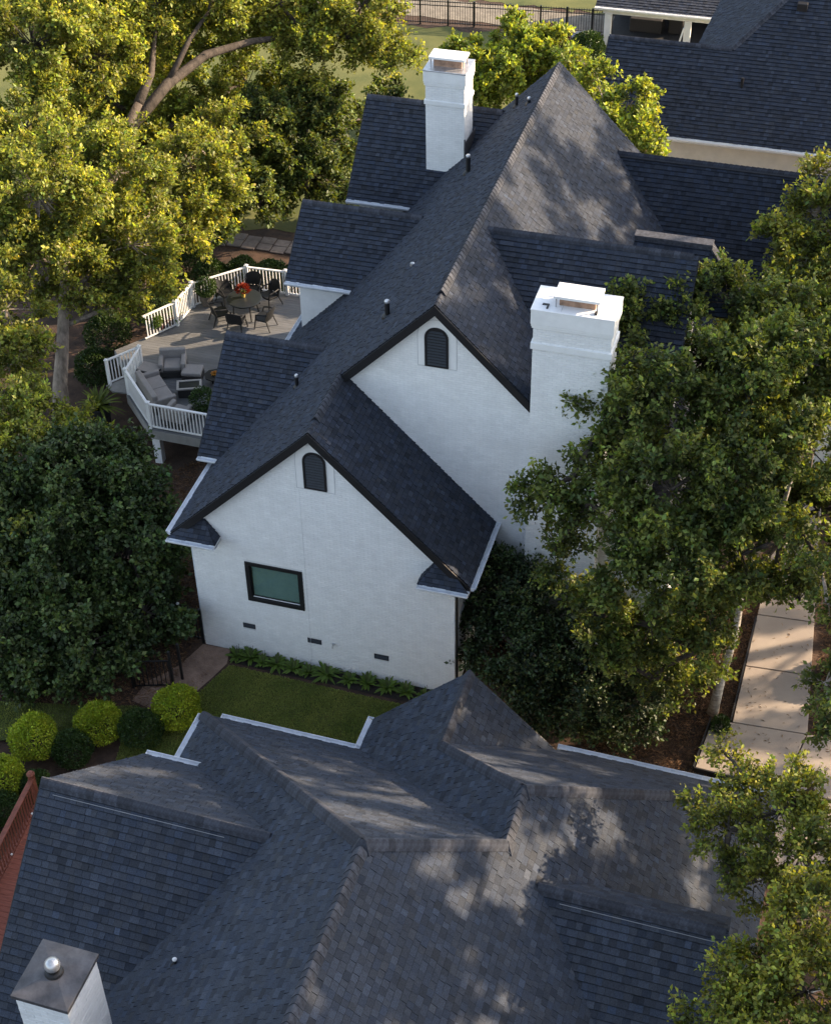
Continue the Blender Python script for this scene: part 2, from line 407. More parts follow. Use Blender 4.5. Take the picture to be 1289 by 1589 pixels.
# ================================================================== terrain
def sstep(a, b, x):
    t = max(0., min(1., (x-a)/(b-a))); return t*t*(3-2*t)
def hgt(x, y):
    a = sstep(-1.3, -4.2, x)*sstep(1.0, 5.0, y)
    b = sstep(16.5, 21, y)
    c = -1.5*max(a, b)
    return c
def gnd(x, y):
    return hgt(x, y)+.06*math.sin(x*1.3+y*.4)*math.sin(y*1.1-x*.3)*(1 if c_out(x, y) else 0)
def c_out(x, y): return not (-1.5 < x < 8 and -3.5 < y < 1) and not (12 < x and y < 9) and y < 22
mb = MB(); xs = [-400, -150, -70]+[-40+i*.8 for i in range(101)]+[60, 120, 300]; ys = [-300, -100, -45]+[-30+i*.8 for i in range(101)]+[70, 110, 200, 500]
nx = len(xs)
for yy in ys:
    for xx in xs: mb.v.append((xx, yy, gnd(xx, yy)-.012))
for j in range(len(ys)-1):
    for i in range(nx-1):
        mb.f.append((j*nx+i, j*nx+i+1, (j+1)*nx+i+1, (j+1)*nx+i)); mb.t.append(1.)
structure(mb, 'ground', 'mulch', smooth=True)
def sheet(name, pts, m, z, n=5, wob=.12, **kw):
    """flat patch with a slightly ragged edge, lying just above flat ground"""
    P = []
    for i in range(len(pts)):
        a, b = Vector((*pts[i], 0)), Vector((*pts[(i+1) % len(pts)], 0)); k = max(1, int((b-a).length/.5))
        for j in range(k):
            p = a.lerp(b, j/k); P.append((p.x+random.uniform(-wob, wob), p.y+random.uniform(-wob, wob), z))
    mb = MB(); mb.poly(P); return structure(mb, name, m)
lawn_pts = [(.95, -.62), (6.6, -.78), (9.0, -1.2), (9.0, -6.5), (-.2, -6.5), (-.9, -3.4), (-.2, -3.0), (.35, -2.3)]
sheet('front_lawn', lawn_pts, 'lawn', .004, wob=.03)
side_pts = [(-.9, -2.75), (-.1, -2.9), (-.2, -3.3), (-1.6, -3.6), (-2.6, -4.4), (-4.4, -5.0), (-9, -6.0), (-9, -4.0), (-4.5, -3.6), (-2.2, -3.1)]
sheet('side_lawn', side_pts, 'lawn', .058, wob=.05)
sheet('plant_bed', [(.78, -.02), (7.25, -.02), (7.25, -.80), (6.0, -.62), (.9, -.52)], 'bed', .006, wob=.015)
sheet('dirt_path', [(-.10, -.02), (.77, -.02), (.88, -.6), (.35, -2.25), (-.35, -2.8), (-1.1, -2.6), (-1.0, -1.8), (-.35, -.9)], 'dirt', .010, wob=.05)
sheet('back_lawn', [(-60, 24.5), (3, 24.0), (12, 27), (60, 27), (60, 45.3), (-60, 44.6)], 'backlawn', -1.50, wob=.3)
sheet('gravel_path', [(-60, 45.6), (60, 46.4), (60, 48.6), (-60, 48.0)], 'gravel', -1.495, wob=.1)
sheet('far_lawn', [(-80, 48.3), (80, 48.9), (80, 90), (-80, 90)], 'backlawn', -1.50, wob=.3)
# stone path behind the deck, slab by slab
rt = tag(bpy.data.objects.new('stone_path', None), kind='structure'); col.objects.link(rt)
for i in range(9):
    x = -10.3+i*.62
    for j in range(2):
        y = 22.45+j*.5+(.06 if i % 2 else 0); mb = MB()
        mb.box((x+.02, y, -1.50), (x+.59, y+.47, -1.44+random.uniform(-.012, .012))); mb.build('paving_stone', 'stone', rt, bevel=.015)
# driveway slabs
rt = tag(bpy.data.objects.new('driveway', None), kind='structure'); col.objects.link(rt)
def slabp(pts, z=.12, th=.2, bev=.01):
    mb = MB(); mb.slab([(x, y, z+random.uniform(-.004, .004)) for x, y in pts], th, Vector((0, 0, 1))); return mb.build('concrete_slab', 'concrete', rt, bevel=bev)
def Lx(y): return 14.52+(y-.8)*.03
def Rx(y): return 16.42-(y-1.3)*.055
yy = .86
for y1 in (3.0, 5.1, 7.2, 9.3, 11.4, 13.5):
    slabp([(Lx(yy), yy+.02), (Rx(yy), yy+.12), (Rx(y1), y1+.1), (Lx(y1), y1)]); yy = y1+.02
slabp([(13.82, -.92), (16.0, -1.0), (16.42, .95), (14.0, .82)]); slabp([(16.03, -1.0), (20.5, -1.15), (20.5, 1.1), (16.46, .97)])
slabp([(15.0, -3.6), (20.5, -3.7), (20.5, -1.18), (15.0, -1.03)])
mb = MB(); mb.bar((13.77, -.96, .04), (13.95, .84, .04), .04, .28); mb.bar((13.79, -.97, .05), (15.0, -1.06, .05), .04, .24)
mb.bar((14.47, .9, .04), (14.62, 5.0, .04), .04, .22)
tag(mb.build('steel_edging', 'black'), 'black steel edging along the left side of the raised concrete driveway', 'edging')

# ================================================================== main house
He, Hr, H2, D2, X2, oL, pt, W, D3, oy = 4.206, 8.291, 10.812, 2.43, 6.106, .46, 1.006, 7.2, 16.0, .2
XR = X2+(H2-He)/pt
def PLz(x): return He+pt*(x+oL)
def PLx(z): return (z-He)/pt-oL
def PRz(x): return H2-pt*(x-X2)
def PRx(z): return X2+(H2-z)/pt
house = thing('brick_house', 'large white painted brick house with steep charcoal gables and two white chimneys', 'house')
rf = Roof(house, 'shingle')
NL, NR, NF, NB = (-pt, 0, 1), (pt, 0, 1), (0, -1, 1), (0, 1, 1)
yF, yG = -oy, D2-oy
# left slope (shared by both gables)
rf.plane([(-oL, yF, He), (W/2, yF, Hr), (W/2, yG, Hr), (X2, yG, H2), (X2, D3, H2), (-oL, D3, He)])
rf.plane([(W/2, yF, Hr), (W+oL, yF, He), (W+oL, D2, He), (W/2, D2, Hr)])
rf.plane([(X2, yG, H2), (XR, yG, He), (XR, D3, He), (X2, D3, H2)])
# side wings: (ridge y, ridge z, pitch, left x, eave y)
def wing_left(yr, zr, m, xl, ye, wy, zbase, bdepth=.12):
    ze = zr-m*(yr-ye); yb = 2*yr-ye
    rf.plane([(xl, ye, ze), (PLx(ze), ye, ze), (PLx(zr), yr, zr), (xl, yr, zr)])
    rf.plane([(xl, yr, zr), (PLx(zr), yr, zr), (PLx(ze), yb, ze), (xl, yb, ze)], show=False)
    rf.ridge((xl, yr, zr), (PLx(zr), yr, zr), (0, -m, 1), (0, m, 1), skip=.0)
    gutter(house, (xl, ye, ze+.02), (PLx(ze)-.05, ye, ze+.02), (0, -1, 0))
    for a, b in (((xl, ye, ze), (xl, yr, zr)), ((xl, yr, zr), (xl, yb, ze))):
        rake_board(house, a, b, (-1, 0, 0), .14, .03, 'black')
    mb = MB(); xw = xl+.28; yw = wy
    # box of the wing: front wall and gable wall
    mb.slab([(xw+.004, yw, zbase), (PLx(ze)+.6, yw, zbase), (PLx(ze)+.6, yw, ze-.05), (xw+.004, yw, ze-.05)], .2, Vector((0, -1, 0)))
    o = mb.build('wall', 'white', house)
    zt = zr-m*(yr-yw)-.1; zpk = zr-.12
    mb = MB(); mb.slab([(xw, yw+.004, zbase), (xw, yw+.004, zt), (xw, yr, zpk), (xw, 2*yr-yw, zt), (xw, 2*yr-yw, zbase)], .19, Vector((-1, 0, 0)))
    mb.build('wall', 'white', house)
    return ze, xw
wing_left(5.43, 6.74, .857, -.86, 2.72, 2.95, -1.4)
zeb, xwb = wing_left(10.8, 8.02, .905, -.42, 8.95, 9.3, -1.4)
wing_left(15.4, 9.31, .98, .18, 13.0, 13.35, -1.5)
# wing_right 1 (towards the right chimney) and the far right wing
def wing_right(yr, zr, m, xr, ye, show=True):
    ze = zr-m*(yr-ye); yb = 2*yr-ye
    rf.plane([(PRx(zr), yr, zr), (xr, yr, zr), (xr, ye, ze), (PRx(ze), ye, ze)] if PRx(ze) < xr else [(PRx(zr), yr, zr), (xr, yr, zr), (xr, yr-(zr-PRz(xr))/m, PRz(xr))], show=show)
    rf.plane([(PRx(zr), yr, zr), (xr, yr, zr), (xr, yr+(zr-max(ze, PRz(xr)))/m, max(ze, PRz(xr)))], show=False)
    rf.ridge((PRx(zr), yr, zr), (xr, yr, zr), (0, -m, 1), (0, m, 1))
    return ze
z1 = wing_right(6.4, 10.58, 1.04, 11.75, 2.5)
rake_board(house, (11.75, 2.5, z1), (11.75, 6.4, 10.58), (1, 0, 0), .16, .03)
mb = MB(); mb.slab([(8.2, 2.72, 0), (11.5, 2.72, 0), (11.5, 2.72, z1), (8.2, 2.72, z1)], .2, Vector((0, -1, 0)))
mb.slab([(11.5, 2.75, 0), (11.5, 2.75, z1), (11.5, 6.4, 10.4), (11.5, 9.9, 6.5), (11.5, 9.9, 0)], .2, Vector((1, 0, 0))); mb.build('wall', 'white', house)
# small ridge piece with white corner board behind it
rf.plane([(10.0, 7.32, 10.42), (11.95, 7.32, 10.42), (11.95, 6.3, 9.5), (10.0, 6.3, 9.5)])
rf.plane([(10.0, 7.32, 10.42), (11.95, 7.32, 10.42), (11.95, 9.0, 8.7), (10.0, 9.0, 8.7)], show=False)
rf.plane([(11.95, 7.32, 10.40), (13.35, 6.3, 9.0), (11.95, 6.0, 9.15)])
mb = MB(); mb.bar((11.97, 7.30, 10.40), (11.93, 6.95, 9.35), .10, .05, up=(0, 1, 0)); mb.build('corner_board', 'white', house)
mb = MB(); mb.bar((11.9, 7.34, 10.46), (13.4, 6.3, 9.02), .17, .06); mb.build('hip_cap', 'cap', house)
mb = MB(); mb.bar((10.0, 7.32, 10.46), (12.0, 7.32, 10.46), .3, .05); mb.bar((10.0, 7.2, 10.38), (12.0, 7.2, 10.38), .03, .10); mb.build('ridge_flashing', 'cap', house)
wing_right(14.85, 8.69, 1.5, 21.5, 12.2)
mb = MB(); mb.slab([(10.0, 12.4, 0), (21.3, 12.4, 0), (21.3, 12.4, 4.7), (10.0, 12.4, 4.7)], .2, Vector((0, -1, 0)))
mb.slab([(21.3, 12.4, 0), (21.3, 12.4, 4.9), (21.3, 14.85, 8.5), (21.3, 17.3, 4.9), (21.3, 17.3, 0)], .2, Vector((1, 0, 0))); mb.build('wall', 'white', house)
# ridges
rf.ridge((W/2, yF+.55, Hr+.02), (W/2, D2-.02, Hr+.02), NL, NR, hw=.17, step=.17)
rf.ridge((W/2, yF, Hr-.02), (W/2, yF+.6, Hr-.02), NL, NR, hw=.15, step=.17, lift=.015)
rf.ridge((X2, yG+.55, H2+.02), (X2, D3, H2+.02), NL, NR, hw=.17, step=.17)
rf.ridge((X2, yG, H2-.02), (X2, yG+.6, H2-.02), NL, NR, hw=.15, step=.17, lift=.015)
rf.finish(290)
# rake boards
for a, b, o_ in (((-oL, yF, He), (W/2, yF, Hr), (0, -1, 0)), ((W/2, yF, Hr), (W+oL, yF, He), (0, -1, 0)),
                 ((W/2+.02, yG, Hr), (X2, yG, H2), (0, -1, 0)), ((X2, yG, H2), (XR, yG, He), (0, -1, 0)),
                 ((-oL, D3, He), (X2, D3, H2), (0, 1, 0)), ((X2, D3, H2), (XR, D3, He), (0, 1, 0))):
    rake_board(house, a, b, o_, .19, .04, drop=.012)
    mb = MB(); A, B = Vector(a), Vector(b); sg = 1 if o_[1] < 0 else -1
    dd = Vector((0, 0, -.16)); mb.slab([A+dd, B+dd, B+dd+Vector((0, sg*oy, 0)), A+dd+Vector((0, sg*oy, 0))], .02); mb.build('rake_soffit', 'black', house)
# gutters
gutter(house, (-oL, yF, He+.01), (-oL, D3, He+.01), (-1, 0, 0))
gutter(house, (W+oL, yF, He+.01), (W+oL, D2, He+.01), (1, 0, 0))
mb = MB(); mb.box((-oL+.02, yF+.02, He-.16), (-.0, D3, He-.12)); mb.box((W, yF+.02, He-.16), (W+oL-.02, D2, He-.12)); mb.box((-oL+.0, yF, He-.14), (-oL+.03, D3, He-.02)); mb.box((W+oL-.03, yF, He-.14), (W+oL, D2, He-.02)); mb.build('eave_soffit', 'black', house)
# little hipped cornice returns at the foot of the front gable
for sg, x0, x1 in ((1, -oL, .86), (-1, W+oL, W-.86)):
    za, zb = He-.01, He+.52; yf = yF-.22; xm = x0+(x1-x0)*.72
    r2 = Roof(house, 'shingle', .13)
    r2.plane([(x0, yf, za), (x1, yf, za), (xm, -.02, zb), (x0+sg*.78, -.02, zb), (x0+sg*.30, yf+.18, za+.18*1.325)], .03)
    r2.plane([(x1, yf, za), (x1, -.02, za), (xm, -.02, zb)], .03)
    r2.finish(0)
    gutter(house, (x0-sg*.0, yf, za+.015), (x1, yf, za+.015), (0, -1, 0))
    mb = MB(); mb.box((min(x0, x1), yf+.01, za-.13), (max(x0, x1), -.002, za-.075)); mb.box((min(x1, x1-sg*.02), yf, za-.12), (max(x1, x1-sg*.02), -.005, za-.0)); mb.build('return_soffit', 'gutter', house)
# walls
def wall(pts, out, holes=None, m='mortar', th=.24):
    mb = MB(); mb.slab(pts, th, Vector(out)); return mb.build('wall', m, house)
wx0, wx1, wz0, wz1 = 1.46, 3.07, 2.06, 3.46
G1 = [(0, -.3), (W, -.3), (W, He+.3), (W/2, Hr-.14), (0, He+.3)]
def p3(P, y): return [(a, y, b) for a, b in P]
mb = MB()
F = Vector((0, -1, 0))
for P in ([(0, -.3), (W, -.3), (W, wz0), (0, wz0)], [(0, wz0), (wx0, wz0), (wx0, wz1), (0, wz1)], [(wx1, wz0), (W, wz0), (W, wz1), (wx1, wz1)], [(0, wz1), (W, wz1), (W, He+.3), (W/2, Hr-.14), (0, He+.3)]):
    mb.slab(p3(P, 0), .24, F)
mb.build('wall', 'mortar', house)
vents = [(1.21, 1.57, .97, 1.14), (3.07, 3.47, .88, 1.05), (4.96, 5.37, .77, .95)]
arch1 = (3.12, 4.15, 6.34, 7.80)
bricks(house, (0, 0, 0), (1, 0, 0), G1, [(wx0, wx1, wz0, wz1)]+vents+[arch1[:2]+(6.34, 7.3)], out=(0, -1, 0))
mb = MB(); mb.slab([(.004, .004, -1.5), (.004, D3-.31, -1.5), (.004, D3-.31, He+.3), (.004, .004, He+.3)], .22, Vector((-1, 0, 0))); mb.build('wall', 'mortar', house)
bricks(house, (-.001, 0, 0), (0, 1, 0), [(0, -.3), (2.9, -.3), (2.9, He+.2), (0, He+.2)], out=(-1, 0, 0))
mb = MB(); mb.slab([(W-.004, .004, -.29), (W-.004, D2-.01, -.29), (W-.004, D2-.01, He+.3), (W-.004, .004, He+.3)], .24, Vector((1, 0, 0))); mb.build('wall', 'mortar', house)
bricks(house, (W+.001, 0, 0), (0, 1, 0), [(0, -.2), (D2, -.2), (D2, He+.2), (0, He+.2)], out=(1, 0, 0))
xw2 = XR-.4
G2 = [(.3, -.2), (xw2, -.2), (xw2, PRz(xw2)-.14), (X2, H2-.14), (.3, PLz(.3)-.14)]
mb = MB(); mb.slab(p3(G2, D2), .24, F); mb.build('wall', 'mortar', house)
G2v = [(3.2, 4.2), (W, -.2), (xw2, -.2), (xw2, PRz(xw2)-.14), (X2, H2-.14), (3.2, PLz(3.2)-.14)]
bricks(house, (0, D2, 0), (1, 0, 0), G2v, [(5.59, 6.60, 8.86, 9.75), (8.56, 10.4, 0, 9)], out=(0, -1, 0))
mb = MB(); mb.slab([(xw2, D2, -.2), (xw2, D3-.3, -.2), (xw2, D3-.3, He), (xw2, D2, He)], .24, Vector((1, 0, 0)))
mb.slab([(0.2, D3-.3, -1.5), (xw2, D3-.3, -1.5), (xw2, D3-.3, PRz(xw2)-.14), (X2, D3-.3, H2-.14), (.2, D3-.3, PLz(.2)-.14)], .24, Vector((0, 1, 0))); mb.build('wall', 'mortar', house)
# window
wn = MB()
def ring(mb, x0, x1, z0, z1, y, w, d):
    for a, b, c, e in ((x0, x1, z0, z0+w), (x0, x1, z1-w, z1), (x0, x0+w, z0+w, z1-w), (x1-w, x1, z0+w, z1-w)): mb.box((a, y, c), (b, y+d, e))
ring(wn, wx0, wx1, wz0, wz1, -.03, .12, .2)
win = wn.build('window', 'black', house, bevel=.006)
mb = MB(); ring(mb, wx0+.12, wx1-.12, wz0+.12, wz1-.12, .035, .035, .08); mb.build('sash', 'black', win)
mb = MB(); mb.box((wx0+.125, .036, wz0+.125), (wx1-.125, .040, wz1-.125)); mb.build('pane', 'glass', win)
mb = MB()
for i in range(23):
    z = wz0+.24+i*.044; mb.obox(((wx0+wx1)/2, .062, z), ((wx1-wx0)/2-.165, 0, 0), (0, .006, .019), (0, .0015, -.0005))
mb.box((wx0+.13, .085, wz0+.13), (wx1-.13, .09, wz1-.13), .8)
mb.build('blind', 'blind', win)
mb = MB(); mb.bar((wx0+.14, .03, wz0+.145), (wx1-.14, .03, wz0+.145), .02, .014); mb.build('sill', 'white', win)
for a, b, c, d in vents:
    mb = MB(); ring(mb, a, b, c, d, -.012, .022, .06); v = mb.build('foundation_vent', 'black', house)
    mb = MB(); mb.box((a+.02, -.004, c+.02), (b-.02, .04, d-.02))
    for i in range(4): mb.obox(((a+b)/2, -.010, c+.04+i*.03), ((b-a)/2-.02, 0, 0), (0, .012, .008), (0, .001, -.0015))
    mb.build('vent_grille', 'louver', v)
mb = MB(); mb.tube([(3.82, -.01, 1.02), (3.82, -.10, 1.02), (3.82, -.12, .95)], .022, 8); mb.lathe((3.82, -.02, 1.02), [(.05, -.01), (.05, .01)], 10)
mb.build('hose_tap', 'galv', house)
mb = MB(); mb.bar((W/2-.45, -.0095, -.2), (W/2-.42, -.0095, 6.3), .012, .006, up=(0, 1, 0)); mb.build('wall_joint', 'mortar', house)
def arch(cx, hw, z0, zt, n=14):
    zc = zt-hw; P = [(cx-hw, z0), (cx+hw, z0)]
    return P+[(cx+hw*math.cos(math.pi*i/n), zc+hw*math.sin(math.pi*i/n)) for i in range(n+1)]
def louver(cx, y, z0, zt, hw, px0, px1, pz0, pzt):
    P = arch((px0+px1)/2, (px1-px0)/2, pz0, pzt); mb = MB(); mb.slab(p3(P, y-.014), .02, F)
    mb.build('arched_surround', 'brick', house)
    kb = MB()
    P1_ = arch((px0+px1)/2, (px1-px0)/2-.004, pz0+.004, pzt-.004); P2_ = arch((px0+px1)/2, (px1-px0)/2-.02, pz0+.02, pzt-.02)
    for i in range(len(P1_)):
        j = (i+1) % len(P1_); kb.poly([(P1_[i][0], y-.0165, P1_[i][1]), (P1_[j][0], y-.0165, P1_[j][1]), (P2_[j][0], y-.0165, P2_[j][1]), (P2_[i][0], y-.0165, P2_[i][1])])
    kb.build('surround_joint', 'greyjoint', house)
    O = arch(cx, hw, z0, zt); I = arch(cx, hw-.055, z0+.055, zt-.055); mb = MB(); k = len(O)
    vs_ = [(a, y-.05, b) for a, b in O]+[(a, y-.05, b) for a, b in I]+[(a, y-.0, b) for a, b in O]+[(a, y+.02, b) for a, b in I]
    fs = []
    for i in range(k):
        j = (i+1) % k; fs += [(i, j, j+k, i+k), (i, i+2*k, j+2*k, j), (i+k, j+k, j+3*k, i+3*k)]
    mb.add(vs_, fs); lv = mb.build('arched_louver', 'black', house)
    mb = MB(); mb.poly([(a, y-.0155, b) for a, b in I]); mb.build('louver_back', 'black', lv)
    z = z0+.075
    while z < zt-.07:
        r = hw-.055; zc = zt-hw; h = r if z < zc else math.sqrt(max(0, r*r-(z-zc)**2))
        if h > .04:
            mb = MB(); mb.obox((cx, y-.032, z), (h-.002, 0, 0), (0, .018, .020), (0, .003, -.003)); mb.build('louver_slat', 'louver', lv)
        z += .085
louver(3.635, 0, 6.39, 7.56, .30, *arch1)
louver(6.085, D2, 8.90, 10.05, .30, 5.59, 6.60, 8.87, 10.28)
# chimneys
def chimney(x0, x1, y0, y1, zb, bands, zt, out_label, off=(0, 0, 0), root=None):
    mb = MB(); mb.box((x0, y0, zb), (x1, y1, zt-.3)); ch = mb.build('chimney', 'mortar', root or house)
    if out_label: ch['label'] = out_label
    for (za, zb2, pr) in bands:
        m2 = MB(); m2.box((x0-pr, y0-pr, za), (x1+pr, y1+pr, zb2)); m2.build('chimney_band', 'brick', ch, bevel=.012)
    return ch
# right chimney
cx0, cx1, cy0, cy1, ct = 8.56, 10.40, 1.93, 2.86, 11.34
ch = chimney(cx0, cx1, cy0, cy1, -.2, [(10.22, 10.40, .045), (10.80, 10.86, .035), (10.862, 10.92, .05), (10.922, 11.30, .06)], ct, 'broad white brick chimney with flat white flue cover, against the taller gable')
bricks(ch, (cx0, cy0, 0), (1, 0, 0), [(0, 3.0), (cx1-cx0, 3.0), (cx1-cx0, ct-.35), (0, ct-.35)], out=(0, -1, 0))
bricks(ch, (cx1, cy0, 0), (0, 1, 0), [(0, 3.0), (cy1-cy0, 3.0), (cy1-cy0, ct-.35), (0, ct-.35)], out=(1, 0, 0))
mb = MB(); mb.box((cx0-.07, cy0-.07, ct-.045), (cx1+.07, cy1+.07, ct)); cr = mb.build('chimney_crown', 'white', ch, bevel=.015)
mb = MB(); mb.bar((9.2, cy0+.0, ct+.012), (9.2, cy1, ct+.012), .01, .006); mb.build('crown_seam', 'greyjoint', ch)
def flue_cover(ch, x0, x1, y0, y1, z, h, m='white'):
    mb = MB(); mb.box((x0, y0, z), (x1, y1, z+.07)); mb.build('flue_lid', m, ch, bevel=.008)
    mb = MB(); mb.box((x0+.12, y0+.14, z-h), (x1-.12, y1-.1, z-.001)); mb.build('flue_box', 'fluebox', ch)
    mb = MB()
    for px in (x0+.06, x1-.06):
        for py in (y0+.05, y1-.05): mb.bar((px, py, z-h), (px, py, z), .03, .03)
    mb.build('lid_leg', 'galv', ch)
flue_cover(ch, 8.98, 10.06, 2.05, 2.68, ct+.24, .24)
mb = MB(); mb.box((8.72, 2.10, ct), (8.88, 2.16, ct+.02)); mb.box((8.84, 1.96, ct), (8.88, 2.12, ct+.03)); mb.box((9.96, 1.98, ct), (10.02, 2.08, ct+.05)); mb.build('crown_bracket', 'black', ch)
# left chimney
x0, x1, y0, y1, ct = 2.50, 3.70, 13.9, 14.85, 11.12
ch = chimney(x0, x1, y0, y1, 5.5, [(10.02, 10.16, .04), (10.62, 10.68, .03), (10.682, 10.74, .045), (10.742, 11.08, .055)], ct, 'narrow white brick chimney rising from the left roof slope')
bricks(ch, (x0, y0, 0), (1, 0, 0), [(0, 6.5), (x1-x0, 6.5), (x1-x0, ct-.35), (0, ct-.35)], out=(0, -1, 0))
bricks(ch, (x1, y0, 0), (0, 1, 0), [(0, 6.5), (y1-y0, 6.5), (y1-y0, ct-.35), (0, ct-.35)], out=(1, 0, 0))
mb = MB(); mb.box((x0-.065, y0-.065, ct-.045), (x1+.065, y1+.065, ct)); mb.build('chimney_crown', 'galv', ch, bevel=.012)
flue_cover(ch, 2.56, 3.66, 14.05, 14.65, ct+.26, .26)
mb = MB(); mb.obox((3.72, 13.88, 8.72), (.02, 0, 0), (0, .02, 0), (0, 0, .28)); mb.slab([(3.715, 13.86, 8.35), (3.80, 14.85, 8.45), (3.80, 14.85, 8.95), (3.715, 13.95, 8.85)], .015); mb.build('step_flashing', 'lead', ch)
# roof vents
def pipe_vent(p, h, r=.055, cap=True, lean=0):
    p = Vector(p); mb = MB(); mb.tube([p-Vector((0, 0, .1)), p+Vector((lean, 0, h))], r, 12); v = mb.build('vent_pipe', 'black', house, smooth=False)
    mb = MB(); mb.lathe(p+Vector((0, 0, -.08)), [(r*2.4, -.02), (r*2.1, .05), (r*1.25, .11)], 12); mb.build('pipe_boot', 'blackmetal', v)
    if cap: mb = MB(); mb.lathe(p+Vector((lean, 0, h)), [(r*1.02, -.05), (r*1.12, 0), (r*.8, .03)], 12); mb.build('pipe_rim', 'galv', v)
for (x, y), h in (((1.73, 3.95), .34), ((4.28, 4.16), .42), ((4.38, 11.81), .52), ((5.04, 14.97), .36), ((5.62, 14.05), .16)):
    pipe_vent((x, y, PLz(x)+.03), h, .05 if h < .4 else .065)
mb = MB(); z = PLz(4.15); mb.lathe((4.15, 6.86, z), [(.07, 0), (.06, .08), (.02, .10)], 10); mb.build('roof_bracket', 'galv', house)
mb = MB(); mb.tube([(-.03, .06, 4.0), (-.03, .06, .1)], .035, 8); mb.build('downspout', 'gutter', house)
mb = MB(); mb.tube([(W+.05, .05, 4.0), (W+.05, .05, .05)], .028, 8); mb.build('downspout', 'blackmetal', house)
# ================================================================== neighbouring house in front
NX, NY, NZ = 8.983, -12.452, 9.676
nb = thing('shingle_roof_house', 'nearest house across the bottom, hipped charcoal shingle roof and small dark-capped chimney', 'house', (NX, NY, 0), -.017)
bpy.context.view_layer.update()
nr = Roof(nb, 'shingle2', .146, var=.11, tw=(.12, .145, .17, .205))
m, mh, zE, hh = .972, .903, 3.079, 6.597
a_ = 1.981; jy = a_*m/mh; zJ = NZ-a_*m; N1y = jy+1.364
eX = hh/m; eY = hh/mh
K = (a_-2.421, N1y+2.421*m/mh, zJ-2.421*m); Gx, Gy, Gz = K[0], K[1]+2.223, K[2]
V = (a_-(hh-a_*m)/m, eY, zE)
q2 = (Gz-zE)/m; u2 = (zJ-zE)/m
t_ = 2.223*mh/m
E1, N0 = (-eX, eY, zE), (0, 0, NZ)
J, N1 = (a_, jy, zJ), (a_, N1y, zJ)
EH = (a_+u2, N1y+u2*m/mh, zE)
KVc = (K[0]+t_, Gy, Gz-t_*m); KV = (K[0]+q2, K[1]+q2*m/mh, zE)
LE = (Gx-(Gz-zE)/m, Gy, zE)
nr.plane([E1, N0, (0, -15, NZ), (-eX, -15, zE)])
nr.plane([E1, V, J, N0])
nr.plane([V, LE, (Gx, Gy, Gz), K, N1, J])
nr.plane([N1, K, KVc, KV, EH])
nr.plane([K, (Gx, Gy, Gz), KVc])
nr.plane([N0, J, N1, EH, (EH[0], -15, zE), (0, -15, NZ)])
nL, nR, nF, nB = (-m, 0, 1), (m, 0, 1), (0, -mh, 1), (0, mh, 1)
kw = dict(hw=.18, step=.165, lift=.06)
nr.ridge((0, -15, NZ), N0, nL, nR, **kw)
nr.ridge(E1, N0, nL, nB, **kw); nr.ridge(J, N0, nR, nB, **kw)
nr.ridge(J, N1, nL, nR, **kw); nr.ridge(K, N1, nL, nB, **kw); nr.ridge(EH, N1, nR, nB, **kw)
nr.ridge((Gx, Gy, Gz), K, nL, nR, **kw)
for c_ in (N0, J, N1):
    mb = MB(); x, y, z = c_; h_ = .17
    mb.add([(x-h_, y-h_, z-h_*.72), (x+h_, y-h_, z-h_*.72), (x+h_, y+h_, z-h_*.72), (x-h_, y+h_, z-h_*.72), (x-.05, y, z+.075), (x+.05, y, z+.075)], [(0, 1, 5, 4), (1, 2, 5), (2, 3, 4, 5), (3, 0, 4)], .95)
    mb.build('hip_junction_cap', 'capt', nb)
# left wing with its ridge running left
def rel(p): return (p[0]-NX, p[1]-NY, p[2])
Ay, Az, AxL = -11.15-NY, 7.38, 1.80-NX
AxR = (Az-NZ)/m                                    # on the left slope
def nz_x(z): return (z-NZ)/m
mf = .903
zlow = .9; yl = Ay-(Az-zlow)/mf
nr.plane([(AxL, Ay, Az), (AxR, Ay, Az), (nz_x(3.08), Ay-(Az-3.08)/mf, 3.08), (AxL-.0, Ay-(Az-3.08)/mf, 3.08)])
zbk = 4.02; yb = Ay+(Az-zbk)/mf
nr.plane([(AxL, Ay, Az), (AxR, Ay, Az), (nz_x(zbk), yb, zbk), (AxL, yb, zbk)])
nr.ridge((AxL, Ay, Az+.01), (AxR, Ay, Az+.01), (0, -mf, 1), (0, mf, 1), **kw)
mb = MB(); mb.bar((AxL+.3, Ay-.185, Az-.135), (AxR-.9, Ay-.185, Az-.135), .008, .014); mb.build('ridge_flashing', 'flash', nb)
gutter(nb, (AxL+.02, yb, zbk+.01), (nz_x(zbk)+.0, yb, zbk+.01), (0, 1, 0))
# right small wing
By, Bz, BxR = -10.57-NY, 7.06, 15.2-NX
def nz_xr(z): return (NZ-z)/m
nr.plane([(nz_xr(Bz), By, Bz), (BxR, By, Bz), (BxR, By-3.9*1.0, Bz-3.9*mf), (nz_xr(Bz-3.9*mf), By-3.9, Bz-3.9*mf)])
nr.plane([(nz_xr(Bz), By, Bz), (BxR, By, Bz), (BxR, By+.9, Bz-.9*mf), (nz_xr(Bz-.9*mf), By+.9, Bz-.9*mf)])
nr.ridge((nz_xr(Bz), By, Bz+.01), (BxR, By, Bz+.01), (0, -mf, 1), (0, mf, 1), **kw)
mb = MB(); mb.bar((nz_xr(Bz)+.45, By-.185, Bz-.135), (BxR-.2, By-.185, Bz-.135), .008, .014); mb.build('ridge_flashing', 'flash', nb)
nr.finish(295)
gutter(nb, (E1[0]+.42, eY, zE+.01), (V[0], eY, zE+.01), (0, 1, 0))
gutter(nb, (-eX, eY, zE+.01), (-eX, yb-.1, zE+.01), (-1, 0, 0))
